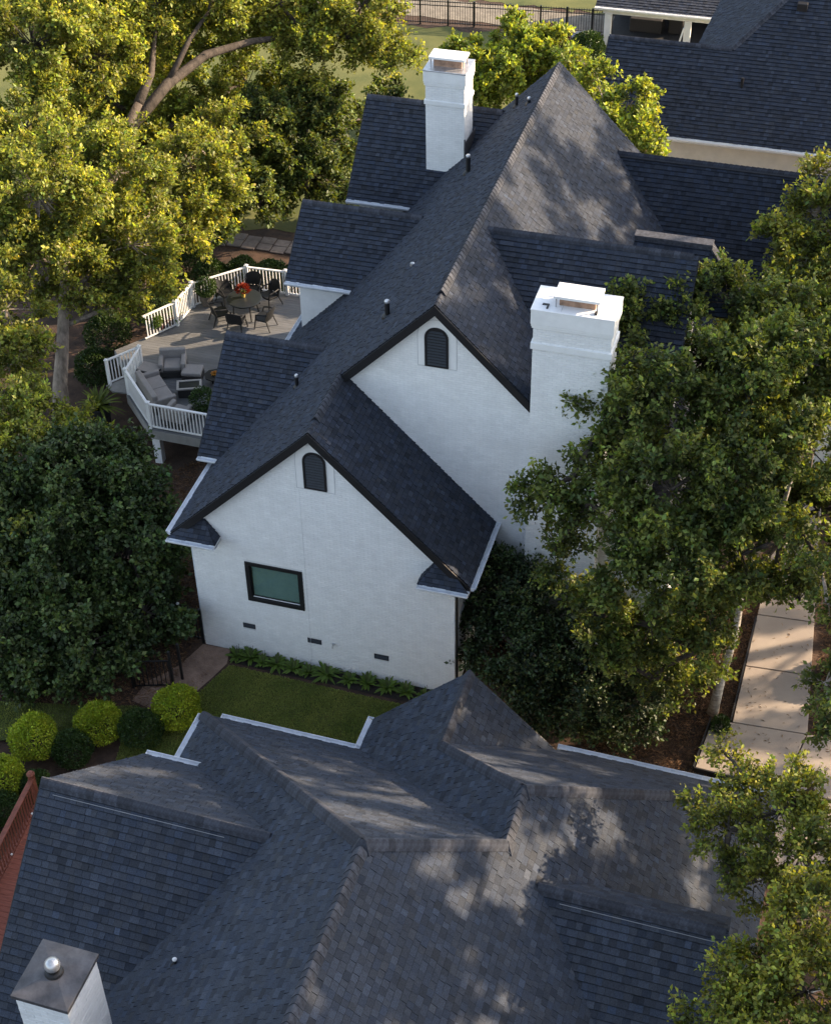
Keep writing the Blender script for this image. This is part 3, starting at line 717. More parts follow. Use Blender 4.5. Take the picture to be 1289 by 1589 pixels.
gutter(nb, (V[0], eY, zE+.01), (LE[0], LE[1]+.05, zE+.01), (-1, 0, 0))
gutter(nb, (KV[0]-.35, KV[1], zE+.01), (EH[0]-.2, KV[1], zE+.01), (0, 1, 0))
for a, b in (((AxL, Ay-(Az-3.08)/mf, 3.08), (AxL, Ay, Az)), ((AxL, Ay, Az), (AxL, yb, zbk))): rake_board(nb, a, b, (-1, 0, 0), .16, .03, 'black')
rake_board(nb, (Gx, Gy, Gz), LE, (0, 1, 0), .16, .03, 'black'); rake_board(nb, (Gx, Gy, Gz), KVc, (0, 1, 0), .16, .03, 'black')
# body walls below the eaves
mb = MB()
mb.box((-eX+.4, -15, -.3), (EH[0]-.4, eY-.4, zE-.13)); mb.box((AxL+.35, -6, -.3), (-eX+.4, yb-.5, 2.85)); mb.box((LE[0]+.4, eY-.4, -.3), (KV[0]-.3, Gy-.3, zE-.13))
mb.slab([(LE[0]+.4, Gy-.3, zE-.13), (KV[0]-.35, Gy-.3, zE-.13), (Gx, Gy-.3, Gz-.25)], .2, Vector((0, 1, 0)))
mb.slab([(AxL+.35, Ay-4.2, 2.8), (AxL+.35, Ay, Az-.25), (AxL+.35, yb-.5, zbk), (AxL+.35, yb-.5, 2.8)], .2, Vector((-1, 0, 0)))
mb.build('wall', 'cream', nb)
# small white chimney with dark sheet cap
chx0, chx1, chy0, chy1, chz = 3.83-NX, 4.90-NX, -15.98-NY, -14.80-NY, 8.0
mb = MB(); mb.box((chx0+.05, chy0+.05, 2.5), (chx1-.05, chy1-.05, chz-.09)); ch = mb.build('chimney', 'mortar', nb); ch['label'] = 'small white chimney with a dark sheet-metal cap and round flue cowl'
bricks(ch, (chx1-.05, chy0+.05, 0), (0, 1, 0), [(0, 3.2), (1.08, 3.2), (1.08, chz-.1), (0, chz-.1)], out=(1, 0, 0), name='brick_courses', bh=.11, bl=.28)
bricks(ch, (chx0+.05, chy0+.05, 0), (1, 0, 0), [(0, 3.2), (.97, 3.2), (.97, chz-.1), (0, chz-.1)], out=(0, -1, 0), bh=.11, bl=.28)
mb = MB(); cxm, cym = (chx0+chx1)/2, (chy0+chy1)/2; d_ = .17
mb.v += [(chx0, chy0, chz), (chx1, chy0, chz), (chx1, chy1, chz), (chx0, chy1, chz), (cxm-d_, cym-d_, chz+.07), (cxm+d_, cym-d_, chz+.07), (cxm+d_, cym+d_, chz+.07), (cxm-d_, cym+d_, chz+.07), (chx0, chy0, chz-.09), (chx1, chy0, chz-.09), (chx1, chy1, chz-.09), (chx0, chy1, chz-.09)]
for f in ((0,1,5,4),(1,2,6,5),(2,3,7,6),(3,0,4,7),(4,5,6,7),(8,9,1,0),(9,10,2,1),(10,11,3,2),(11,8,0,3),(11,10,9,8)): mb.f.append(f); mb.t.append(1.)
cp = mb.build('chimney_cap', 'lead', ch, bevel=.006)
mb = MB(); mb.lathe((cxm, cym, chz+.06), [(.17, 0), (.15, .05), (.105, .07), (.105, .17)], 20); mb.build('flue_collar', 'blackmetal', ch)
mb = MB(); mb.lathe((cxm, cym, chz+.2), [(.08, 0), (.13, .03), (.14, .08), (.13, .14), (.09, .19), (.03, .215), (.005, .22)], 20); mb.build('flue_cowl', 'galv', ch, smooth=True)
zv = NZ+m*(5.66-NX); mb = MB(); mb.tube([(5.66-NX, -13.70-NY, zv-.1), (5.66-NX, -13.70-NY, zv+.13)], .03, 10); v = mb.build('vent_pipe', 'blackmetal', nb)
mb = MB(); mb.lathe((5.66-NX, -13.70-NY, zv+.12), [(.04, 0), (.045, .03), (.02, .06)], 10); mb.build('pipe_rim', 'white', v)
mb = MB(); mb.lathe((5.66-NX, -13.70-NY, zv-.06), [(.10, 0), (.05, .08)], 10); mb.build('pipe_boot', 'blackmetal', v)

# ================================================================== red stained deck at lower left
rd = thing('red_deck', 'red stained wooden deck with railing beside the nearer house, lower left', 'deck', (-1.0, -9, 0))
O = (-1.0, -9, 0)
zt = 1.7
y = -14.0
while y < -7.6:
    mb = MB(); mb.box((-1.05, y, zt-.03), (2.2, y+.133, zt)); mb.build('deck_board', 'reddeck', rd, off=O); y += .14
mb = MB(); mb.box((-1.12, -14, zt-.25), (-1.06, -7.55, zt-.0)); mb.box((-1.12, -7.6, zt-.25), (2.2, -7.55, zt)); mb.build('rim_joist', 'redrail', rd, off=O)
def rail(root, a, b, z, h, m, O, bal=.115, bs=.03, top=.09, base=.08):
    a, b = Vector((*a, z)), Vector((*b, z)); d = b-a; L = d.length; d.normalize(); U = Vector((0, 0, 1))
    mb = MB(); mb.bar(a+U*(h), b+U*(h), top, .045); mb.build('top_rail', m, root, off=O, bevel=.006)
    mb = MB(); mb.bar(a+U*(base), b+U*(base), top*.55, .045); mb.build('bottom_rail', m, root, off=O)
    n = int(L/bal); first = None
    for i in range(1, n):
        p = a+d*(L*i/n)
        if first is None:
            mb = MB(); mb.box((-bs/2, -bs/2, base), (bs/2, bs/2, h-.02)); first = mb.build('baluster', m, root); ob = first
        else:
            ob = first.copy(); col.objects.link(ob); ob.parent = root
        ob.location = (p.x-O[0], p.y-O[1], p.z-O[2]); ob.rotation_euler = (0, 0, math.atan2(d.y, d.x))
def post(root, x, y, z0, z1, m, O, s=.10, capm=None, ball=False, name='post'):
    mb = MB(); mb.box((x-s/2, y-s/2, z0), (x+s/2, y+s/2, z1)); p = mb.build(name, m, root, off=O, bevel=.006)
    mb = MB()
    if ball: mb.lathe((x, y, z1), [(.05, 0), (.09, .03), (.10, .09), (.06, .15), (.01, .17)], 16)
    else:
        mb.box((x-s*.65, y-s*.65, z1), (x+s*.65, y+s*.65, z1+.025)); mb.add([(x-s*.55, y-s*.55, z1+.025), (x+s*.55, y-s*.55, z1+.025), (x+s*.55, y+s*.55, z1+.025), (x-s*.55, y+s*.55, z1+.025), (x, y, z1+.06)], [(0,1,4),(1,2,4),(2,3,4),(3,0,4)])
    c = mb.build('post_cap', capm or m, p, off=O)
    return p
rail(rd, (-1.02, -7.66), (-.55, -13.9), zt, .92, 'redrail', O, .12, .035, .13)
post(rd, -1.04, -7.62, zt-.2, zt+.98, 'redrail', O, .12, 'redrail', True)
post(rd, -.78, -10.8, zt-.2, zt+.9, 'redrail', O, .1)
for y in (-8.1, -9.3, -10.5, -11.7):
    x = -1.02+(-7.66-y)*.075+.07
    mb = MB(); mb.lathe((x, y, zt+.2), [(.022, 0), (.028, .03), (.01, .05)], 8); mb.build('rail_light', 'white', rd, off=O)

# ================================================================== far house, top right
fh = thing('far_house', 'far house at the upper right with cream wall and white-framed open porch', 'house', (10, 29, -1.5))
FO = Vector((10, 29, -1.5)); fr = Roof(fh, 'shingle', .16, off=FO)
fm = .82; ye, ze = 28.0, 2.68; yr = 31.0; zr = ze+fm*3.0
hipx = 9.85
fr.plane([(7.0, ye, ze), (5.05, ye, ze), (5.05, yr, zr), (hipx, yr, zr), (hipx+3.2, yr+3.4, zr+3.4*fm), (24, yr+3.4, zr+3.4*fm), (24, ye, ze)])
fr.plane([(5.05, yr, zr), (7.9, yr, zr), (7.9, yr+2.9, ze), (5.05, yr+2.9, ze)], show=False)
# left facing slope of the taller part
lz = lambda x: zr+(x-hipx)*3.4*fm/3.2
fr.plane([(hipx, yr, zr), (hipx+3.2, yr+3.4, lz(hipx+3.2)), (hipx+3.2, 43, lz(hipx+3.2)), (8.9, 43, lz(8.9)), (7.9, yr+.2, lz(7.9)), (8.6, yr-.1, lz(8.6))])
fr.ridge((5.05, yr, zr+.02), (hipx, yr, zr+.02), (0, -fm, 1), (0, fm, 1), step=.2)
fr.ridge((hipx, yr, zr), (hipx+3.2, yr+3.4, zr+3.4*fm), (0, -fm, 1), (-fm, 0, 1), step=.2)
gutter(fh, (7.0-1.95, ye, ze+.02), (24, ye, ze+.02), (0, -1, 0), off=FO, w=.15, h=.16, m='white')
mb = MB(); mb.box((5.42, 28.4, -1.5), (23.6, 33.0, ze-.1)); mb.slab([(5.4, 28.4, ze-.2), (5.4, 31, zr-.2), (5.4, 33.6, ze-.2)], .1, Vector((-1, 0, 0)))
mb.build('wall', 'cream', fh, off=FO)
rake_board(fh, (5.05, ye, ze), (5.05, yr, zr), (-1, 0, 0), .2, .04, 'black', off=FO)
mb = MB(); mb.tube([(10.49, 29.83, 4.1), (10.49, 29.83, 4.55)], .06, 8); mb.build('vent_pipe', 'black', fh, off=FO)
mb = MB(); mb.box((12.0, 32.4, 6.2), (12.4, 32.7, 6.6)); mb.build('roof_vent', 'black', fh, off=FO, bevel=.03)
# open porch with white frame at the back
mb = MB(); mb.box((2.35, 44.9, .10), (8.6, 45.1, .50)); mb.build('porch_beam', 'white', fh, off=FO)
for x in (2.6, 6.45):
    mb = MB(); mb.box((x-.16, 44.85, -1.6), (x+.16, 45.15, .1)); mb.build('porch_column', 'white', fh, off=FO, bevel=.01)
mb = MB(); mb.bar((6.3, 44.8, -.2), (6.0, 44.8, -1.5), .12, .08); mb.build('porch_brace', 'white', fh, off=FO)
fr2 = Roof(fh, 'shingle', .18, off=FO)
fr2.plane([(2.0, 44.6, .52), (9.5, 44.6, .52), (9.5, 50, 2.4), (2.0, 50, 2.4)], .1)
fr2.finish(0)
gutter(fh, (2.0, 44.6, .54), (9.0, 44.6, .54), (0, -1, 0), off=FO, w=.16, h=.16, m='white')
mb = MB(); mb.box((2.4, 49, -1.5), (9.5, 49.2, .6)); mb.box((9.3, 45, -1.5), (9.5, 49, .6)); mb.box((2.4, 45.2, -1.5), (9.4, 49, -1.42)); mb.build('porch_back_wall', 'darkwall', fh, off=FO)
M_ = 0
mb = MB(); mb.box((3.4, 46.6, -1.42), (5.0, 47.6, -.75)); mb.box((5.3, 46.8, -1.42), (6.0, 47.4, -.6)); mb.build('porch_bench', 'wicker', fh, off=FO, bevel=.05)
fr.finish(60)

# ================================================================== rear deck with white railing
dk = thing('rear_deck', 'grey boarded rear deck with white railing on posts beside the white house', 'deck', (-4, 12, 0))
DO = (-4, 12, 0)
outline = [(-.02, 17.55), (-3.9, 17.60), (-5.45, 17.55), (-6.98, 15.95), (-7.06, 14.62), (-7.9, 13.5), (-8.55, 12.6), (-7.9, 11.9), (-7.10, 11.72), (-7.05, 10.30), (-5.52, 8.72), (-.02, 8.62)]
first = None; y = 8.64; DA = -.12                     # boards run across the deck, slightly raked
def rot(p, a): c, s_ = math.cos(a), math.sin(a); return (p[0]*c-p[1]*s_, p[0]*s_+p[1]*c)
ol = [rot(p, 0) for p in outline]
while y < 17.6:
    q = cliprect(list(outline), -20, 20, y, y+.134)
    if len(q) >= 3:
        mb = MB(); mb.slab([(px, py, 0) for px, py in q], .03, Vector((0, 0, 1)), 1+random.gauss(0, .07)); mb.build('deck_board', 'decktone', dk, off=DO)
    y += .14
mb = MB()
for i in range(len(outline)-1):
    a, b = outline[i], outline[i+1]
    mb = MB(); mb.bar((a[0], a[1], -.2), (b[0], b[1], -.2), .04, .34); mb.build('fascia_board', 'deckfascia', dk, off=DO)
for i, (x, y) in enumerate(((-5.45, 9.0), (-2.6, 8.95), (-6.8, 11.0), (-6.8, 14.9), (-5.2, 17.2), (-2.5, 17.3))):
    mb = MB(); mb.box((x-.13, y-.13, -1.75), (x+.13, y+.13, -.3)); mb.build('deck_post', 'white', dk, off=DO)
mb = MB()
for yy in range(18): mb.box((-6.8 if 10 < 8.8+yy*.5 < 15.5 else -5.3, 8.8+yy*.5, -.26), (-.3, 8.84+yy*.5, -.031))
mb.build('joists', 'deckfascia', dk, off=DO)
P_ = dict(p1=(-3.92, 17.52), p2=(-5.42, 17.46), p3=(-6.93, 15.90), p4=(-7.01, 14.60), p5=(-7.75, 13.45), q1=(-7.08, 11.68), q2=(-6.98, 10.33), q3=(-5.50, 8.79), q4=(-.7, 8.70), st=(-7.95, 10.55))
for a, b in (('p1', 'p2'), ('p2', 'p3'), ('p3', 'p4'), ('p4', 'p5'), ('q1', 'q2'), ('q2', 'q3'), ('q3', 'q4')):
    rail(dk, P_[a], P_[b], 0, .98, 'white', DO, .118, .032, .085)
rail(dk, (-1.2, 17.52), P_['p1'], 0, .98, 'white', DO, .118, .032, .085)
for k_ in ('p1', 'p2', 'p3', 'p4', 'q1', 'q2', 'q3'): post(dk, *P_[k_], -.1, 1.04, 'white', DO, .105)
# short landing rail outside the main rail
rail(dk, (-7.12, 11.70), (-7.82, 10.72), 0, .98, 'white', DO, .118, .032, .085)
post(dk, -7.84, 10.68, -.1, 1.0, 'white', DO, .1)
mb = MB(); mb.slab([(-7.1, 11.75, -.01), (-7.95, 10.6, -.01), (-7.6, 10.35, -.01), (-7.02, 10.4, -.01)], .06, Vector((0, 0, 1))); mb.build('landing_board', 'deckfascia', dk, off=DO)
# ------------------------------------------------------------------ deck furniture
t = thing('dining_table', 'round dark glass-topped patio table on the rear deck with red flowers on it', 'table', (-4.90, 15.86, 0))
mb = MB(); mb.lathe((0, 0, .70), [(.60, 0), (.63, .012), (.63, .028), (.6, .035)], 40); mb.build('table_top', 'tableglass', t)
mb = MB(); mb.lathe((0, 0, .665), [(.56, 0), (.6, .0), (.6, .034), (.56, .034)], 32); mb.build('table_rim', 'darkchair', t)
for i in range(4):
    a = math.pi/4+i*math.pi/2; mb = MB(); mb.tube([(.42*math.cos(a), .42*math.sin(a), .67), (.46*math.cos(a), .46*math.sin(a), .3), (.5*math.cos(a), .5*math.sin(a), .0)], .025, 6); mb.build('leg', 'darkchair', t)
def chair():
    c = thing('patio_chair', 'x', 'chair', (0, 0, 0), 0, 'dark chairs round the patio table')
    mb = MB(); mb.slab([(-.27, -.24, .43), (.27, -.24, .43), (.30, .2, .45), (.14, .28, .455), (-.14, .28, .455), (-.30, .2, .45)], .07, Vector((0, 0, 1))); mb.build('seat', 'darkchair', c, bevel=.015)
    mb = MB(); N = 7
    fr_ = []; bk = []
    for i in range(N):
        s_ = -1+2*i/(N-1); x = .31*s_; y = -.20-.09*(1-s_*s_); fr_.append((x, y, .42)); bk.append((x*.95, y-.12, .90-.08*s_*s_))
    for i in range(N-1):
        A, B, Cc, D = Vector(fr_[i]), Vector(fr_[i+1]), Vector(bk[i+1]), Vector(bk[i]); mb.slab([A, B, Cc, D], .022)
    mb.build('backrest', 'darkchair', c)
    for sx in (-1, 1):
        mb = MB(); mb.tube([(.25*sx, .2, .44), (.30*sx, .26, 0)], [.028, .02], 6); mb.build('leg', 'darkchair', c)
        mb = MB(); mb.tube([(.24*sx, -.2, .44), (.28*sx, -.36, 0)], [.028, .02], 6); mb.build('leg', 'darkchair', c)
        mb = MB(); mb.tube([(.25*sx, -.3, .68), (.30*sx, -.05, .66), (.29*sx, .16, .62), (.25*sx, .2, .45)], .026, 6); mb.build('armrest', 'darkchair', c)
    return c
ch0 = chair()
spots = [((-5.62, 15.25), 'dark patio chair at the front left of the round table, back to the camera side'),
         ((-4.86, 14.92), 'dark patio chair directly in front of the round table, seen from behind'),
         ((-3.98, 15.35), 'dark patio chair pulled out at the front right of the round table'),
         ((-4.30, 16.75), 'dark patio chair behind the round table on the right, by the railing'),
         ((-5.05, 17.0), 'dark patio chair behind the flowers, between round table and railing'),
         ((-5.85, 16.50), 'dark patio chair behind the round table on the left, beside the grey planter')]
for i, ((x, y), lb) in enumerate(spots):
    rz = math.atan2(15.86-y, -4.90-x)-math.pi/2
    if i == 2: rz += .35
    if i == 0: ch0.location = (x, y, 0); ch0.rotation_euler = (0, 0, rz); ch0['label'] = lb
    else: dup(ch0, (x, y, 0), rz, lb)
# lounge set
def cushion(root, name, lo, hi, m='cushion', b=.04):
    mb = MB(); mb.box(lo, hi); return mb.build(name, m, root, bevel=b)
def lounge(name, label, cat, x, y, rz, wdt, seats, dep=.82, hgt_=.78):
    c = thing(name, label, cat, (x, y, 0), rz)
    mb = MB(); mb.box((-wdt/2, -dep/2, .06), (wdt/2, dep/2, .30)); mb.build('base', 'wicker', c, bevel=.02)
    for i in range(seats):
        w_ = (wdt-.32)/seats; x0 = -wdt/2+.16+w_*i; cushion(c, 'seat_cushion', (x0+.005, -dep/2+.02, .30), (x0+w_-.005, dep/2-.2, .46))
    cushion(c, 'backrest', (-wdt/2+.02, dep/2-.20, .28), (wdt/2-.02, dep/2, hgt_))
    for sx in (-1, 1): cushion(c, 'armrest', (min(sx*wdt/2, sx*(wdt/2-.16)), -dep/2, .28), (max(sx*wdt/2, sx*(wdt/2-.16)), dep/2-.01, .60))
    mb = MB()
    for sx in (-1, 1):
        for sy in (-1, 1): mb.box((sx*(wdt/2-.08)-.03, sy*(dep/2-.08)-.03, 0), (sx*(wdt/2-.08)+.03, sy*(dep/2-.08)+.03, .07))
    mb.build('feet', 'darkchair', c)
    return c
# sofa faces +x+y (away from the left rail): its back is along q2-q3
ang = math.atan2(-1.55, 1.48)                      # direction q2->q3
lounge('outdoor_sofa', 'taupe two-seat outdoor sofa with its back to the white deck railing', 'sofa', -5.93, 10.30, ang+math.pi, 1.75, 2)
lounge('outdoor_armchair', 'taupe outdoor armchair with high arms behind the coffee table', 'armchair', -6.02, 11.92, R(20), .92, 1)
lounge('outdoor_armchair', 'taupe armchair at the near end of the deck, half hidden by the railing', 'armchair', -4.75, 9.3, R(172), .8, 1)
o = thing('ottoman', 'square taupe ottoman in front of the outdoor armchair', 'ottoman', (-5.22, 11.72, 0), R(10))
mb = MB(); mb.box((-.34, -.28, .05), (.34, .28, .28)); mb.build('base', 'wicker', o, bevel=.02); cushion(o, 'seat_cushion', (-.34, -.29, .28), (.34, .29, .42))
o = thing('coffee_table', 'low coffee table with pale frame and dark inset top before the sofa', 'coffee table', (-4.98, 10.86, 0), R(22))
mb = MB()
for a, b, c_, d in ((-.42, .42, -.27, -.19), (-.42, .42, .19, .27), (-.42, -.34, -.19, .19), (.34, .42, -.19, .19)): mb.box((a, c_, .36), (b, d, .42))
mb.build('frame', 'taupeframe', o, bevel=.01); mb = MB(); mb.box((-.34, -.19, .375), (.34, .19, .395)); mb.build('table_top', 'tableglass', o)
mb = MB(); mb.box((-.38, -.23, .02), (.38, .23, .355)); mb.build('base', 'wicker', o, bevel=.02)
o = thing('side_table', 'small dark side table with grey top in the corner behind the sofa', 'side table', (-6.62, 11.35, 0), R(-8))
mb = MB(); mb.box((-.36, -.26, .44), (.36, .26, .48)); mb.build('table_top', 'cushion', o, bevel=.01)
mb = MB(); mb.box((-.38, -.28, .40), (.38, .28, .445)); mb.build('frame', 'darkchair', o)
for sx in (-1, 1):
    for sy in (-1, 1): mb = MB(); mb.box((sx*.35-.02, sy*.25-.02, 0), (sx*.35+.02, sy*.25+.02, .42)); mb.build('leg', 'darkchair', o)
o = thing('fire_bowl', 'low dark square tray stand holding a small orange plant on the deck', 'tray', (-4.42, 11.72, 0), R(8))
mb = MB(); mb.lathe((0, 0, 0), [(.12, 0), (.12, .18), (.34, .26), (.36, .32), (.3, .32)], 8); mb.build('bowl', 'darkchair', o)

# ------------------------------------------------------------------ leaves
rng = np.random.default_rng(11)
def leaves_mesh(name, P, D, Nrm, L, Wd, m, parent, tone, off=(0, 0, 0), fold=.25):
    """P (n,3) bases, D unit axis, Nrm approx normals, L length array"""
    n = len(P); S = np.cross(D, Nrm); S /= np.linalg.norm(S, axis=1, keepdims=True)+1e-9
    U_ = np.cross(S, D)
    L = L[:, None]; Wv = (Wd*L)
    v0 = P; v2 = P+D*L-U_*L*.12; mid = P+D*L*.5
    v1 = mid+S*Wv*.5+U_*L*fold*.3; v3 = mid-S*Wv*.5+U_*L*fold*.3
    V_ = np.stack([v0, v1, v2, v3], 1).reshape(-1, 3)-np.array(off)
    i4 = np.arange(n)*4
    tri = np.stack([i4, i4+1, i4+2, i4, i4+2, i4+3], 1).reshape(-1)
    me = bpy.data.meshes.new(name); me.vertices.add(len(V_)); me.vertices.foreach_set('co', V_.astype(np.float32).ravel())
    me.loops.add(len(tri)); me.loops.foreach_set('vertex_index', tri.astype(np.int32))
    me.polygons.add(n*2); me.polygons.foreach_set('loop_start', (np.arange(n*2)*3).astype(np.int32)); me.polygons.foreach_set('loop_total', np.full(n*2, 3, dtype=np.int32))
    me.materials.append(M[m]); me.update(calc_edges=True)
    a = me.attributes.new('tone', 'FLOAT_COLOR', 'FACE'); t = np.ones((n*2, 4), dtype=np.float32); t[:, :3] = np.repeat(tone, 2, axis=0); a.data.foreach_set('color', t.ravel())
    o = bpy.data.objects.new(name, me); col.objects.link(o); o.parent = parent
    return o
def unit(a): return a/(np.linalg.norm(a, axis=-1, keepdims=True)+1e-9)
def tones(n, var=.25, warm=.12):
    t = np.clip(rng.normal(1, var, n), .35, 2.0)[:, None]*np.ones((1, 3)); t[:, 0] *= 1+rng.normal(0, warm, n); t[:, 2] *= 1+rng.normal(0, warm, n)
    return np.clip(t, .1, 3).astype(np.float32)
def tree(name, label, cat, base, trunk, trad, lobes, leafm, barkm, dens=1., lsize=.12, limbs=(), group=None, spray=.45, nleaf=22, seed=1, trunk_n=10, lw=.62, up=.55, inner=.0, kind=None, minh=None):
    """trunk: list of points, limbs: list of (points, r0, r1); lobes: (x,y,z,r)"""
    global rng
    rng = np.random.default_rng(seed)
    t = thing(name, label, cat, base, 0, group)
    off = base
    trunk = [Vector(p) for p in trunk]; k = len(trunk)
    mb = MB(); rr = [trad*(1-.55*i/(k-1)) for i in range(k)]; rr[0] *= 1.25
    mb.tube(trunk, rr, trunk_n, tone=1.); mb.build('trunk', barkm, t, off=off, smooth=True)
    nodes = [np.array(p) for p in trunk[k//2:]]
    for pts, r0, r1 in limbs:
        mb = MB(); n_ = len(pts); mb.tube(pts, [r0+(r1-r0)*i/(n_-1) for i in range(n_)], 8); mb.build('limb', barkm, t, off=off, smooth=True)
        nodes += [np.array(p) for p in pts[1:]]
    LB = MB(); lobes = sorted(lobes, key=lambda q: min(np.linalg.norm(np.array(q[:3])-nd) for nd in nodes))
    AP, AD, AN, AL, AT = [], [], [], [], []; AQ = []
    for lx, ly, lz, lr in lobes:
        c = np.array((lx, ly, lz)); nd = min(nodes, key=lambda q: np.linalg.norm(q-c)+(.6*max(0, q[2]-c[2])))
        mid = (nd+c)/2+rng.normal(0, .12*lr, 3); mid[2] += .08*np.linalg.norm(nd-c)
        dist = np.linalg.norm(nd-c); r0 = min(trad*.5, .03+.035*lr+.008*dist)
        LB.tube([nd, mid, c], [r0*1.3, r0, r0*.7], 6, cap=False); nodes.append(c)
        nb_ = max(6, int(9*lr*lr*dens+4))
        d = unit(rng.normal(0, 1, (nb_, 3))+np.array((0, 0, .28)))
        rad = lr*rng.uniform(.72, 1.12, nb_)
        ends = c+d*rad[:, None]*np.array((1, 1, .85))
        st = c+(ends-c)*.08
        for i in range(nb_):
            mp = (st[i]+ends[i])/2+rng.normal(0, .08*lr, 3)
            LB.tube([st[i], mp, ends[i]], [.014*lr+.005, .008*lr+.004, .004], 3, cap=False)
            ns = max(4, int(rad[i]/spray*5.5))
            tt = rng.uniform(.28, 1.0, ns)**.7; tt[0] = 1.
            pos = np.where(tt[:, None] < .5, st[i]+(mp-st[i])*tt[:, None]*2, mp+(ends[i]-mp)*(tt[:, None]*2-1))
            sd = unit(d[i]*.75+rng.normal(0, .6, (ns, 3))+np.array((0, 0, up*.5)))
            tl = rng.normal(1, .13, ns)
            # leaves along each twig
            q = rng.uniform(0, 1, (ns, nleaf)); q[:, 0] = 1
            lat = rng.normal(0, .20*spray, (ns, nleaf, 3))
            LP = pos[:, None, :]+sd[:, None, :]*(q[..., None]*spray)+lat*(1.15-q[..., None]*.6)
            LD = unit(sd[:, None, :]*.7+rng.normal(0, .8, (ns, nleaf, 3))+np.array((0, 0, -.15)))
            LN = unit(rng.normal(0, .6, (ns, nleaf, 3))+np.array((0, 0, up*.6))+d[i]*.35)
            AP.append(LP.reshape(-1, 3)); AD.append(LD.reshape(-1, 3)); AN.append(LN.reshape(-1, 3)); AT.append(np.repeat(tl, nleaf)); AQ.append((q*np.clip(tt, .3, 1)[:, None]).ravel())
            for j in range(0, ns, 2): LB.tube([pos[j], pos[j]+sd[j]*spray*.9], [.008, .003], 3, cap=False)
    P = np.concatenate(AP); D = np.concatenate(AD); Nn = np.concatenate(AN); n = len(P)
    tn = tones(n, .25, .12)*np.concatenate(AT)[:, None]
    qq = np.concatenate(AQ)[:, None]; tn = (tn*(.55+.85*qq**1.5)*(1+np.array(((.16, .12, -.05),))*qq**3)).astype(np.float32)  # yellower new growth at tips; crown highlights and dark gaps painted into leaf tone
    L = lsize*rng.uniform(.5, 1.45, n)
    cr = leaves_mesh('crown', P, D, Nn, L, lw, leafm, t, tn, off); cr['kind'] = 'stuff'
    LB.build('branches', 'darkbark' if barkm in ('whitebark', 'darkbark') else 'bark', t, off=off)['kind'] = 'stuff'
    tree.count += n
    return t
tree.count = 0
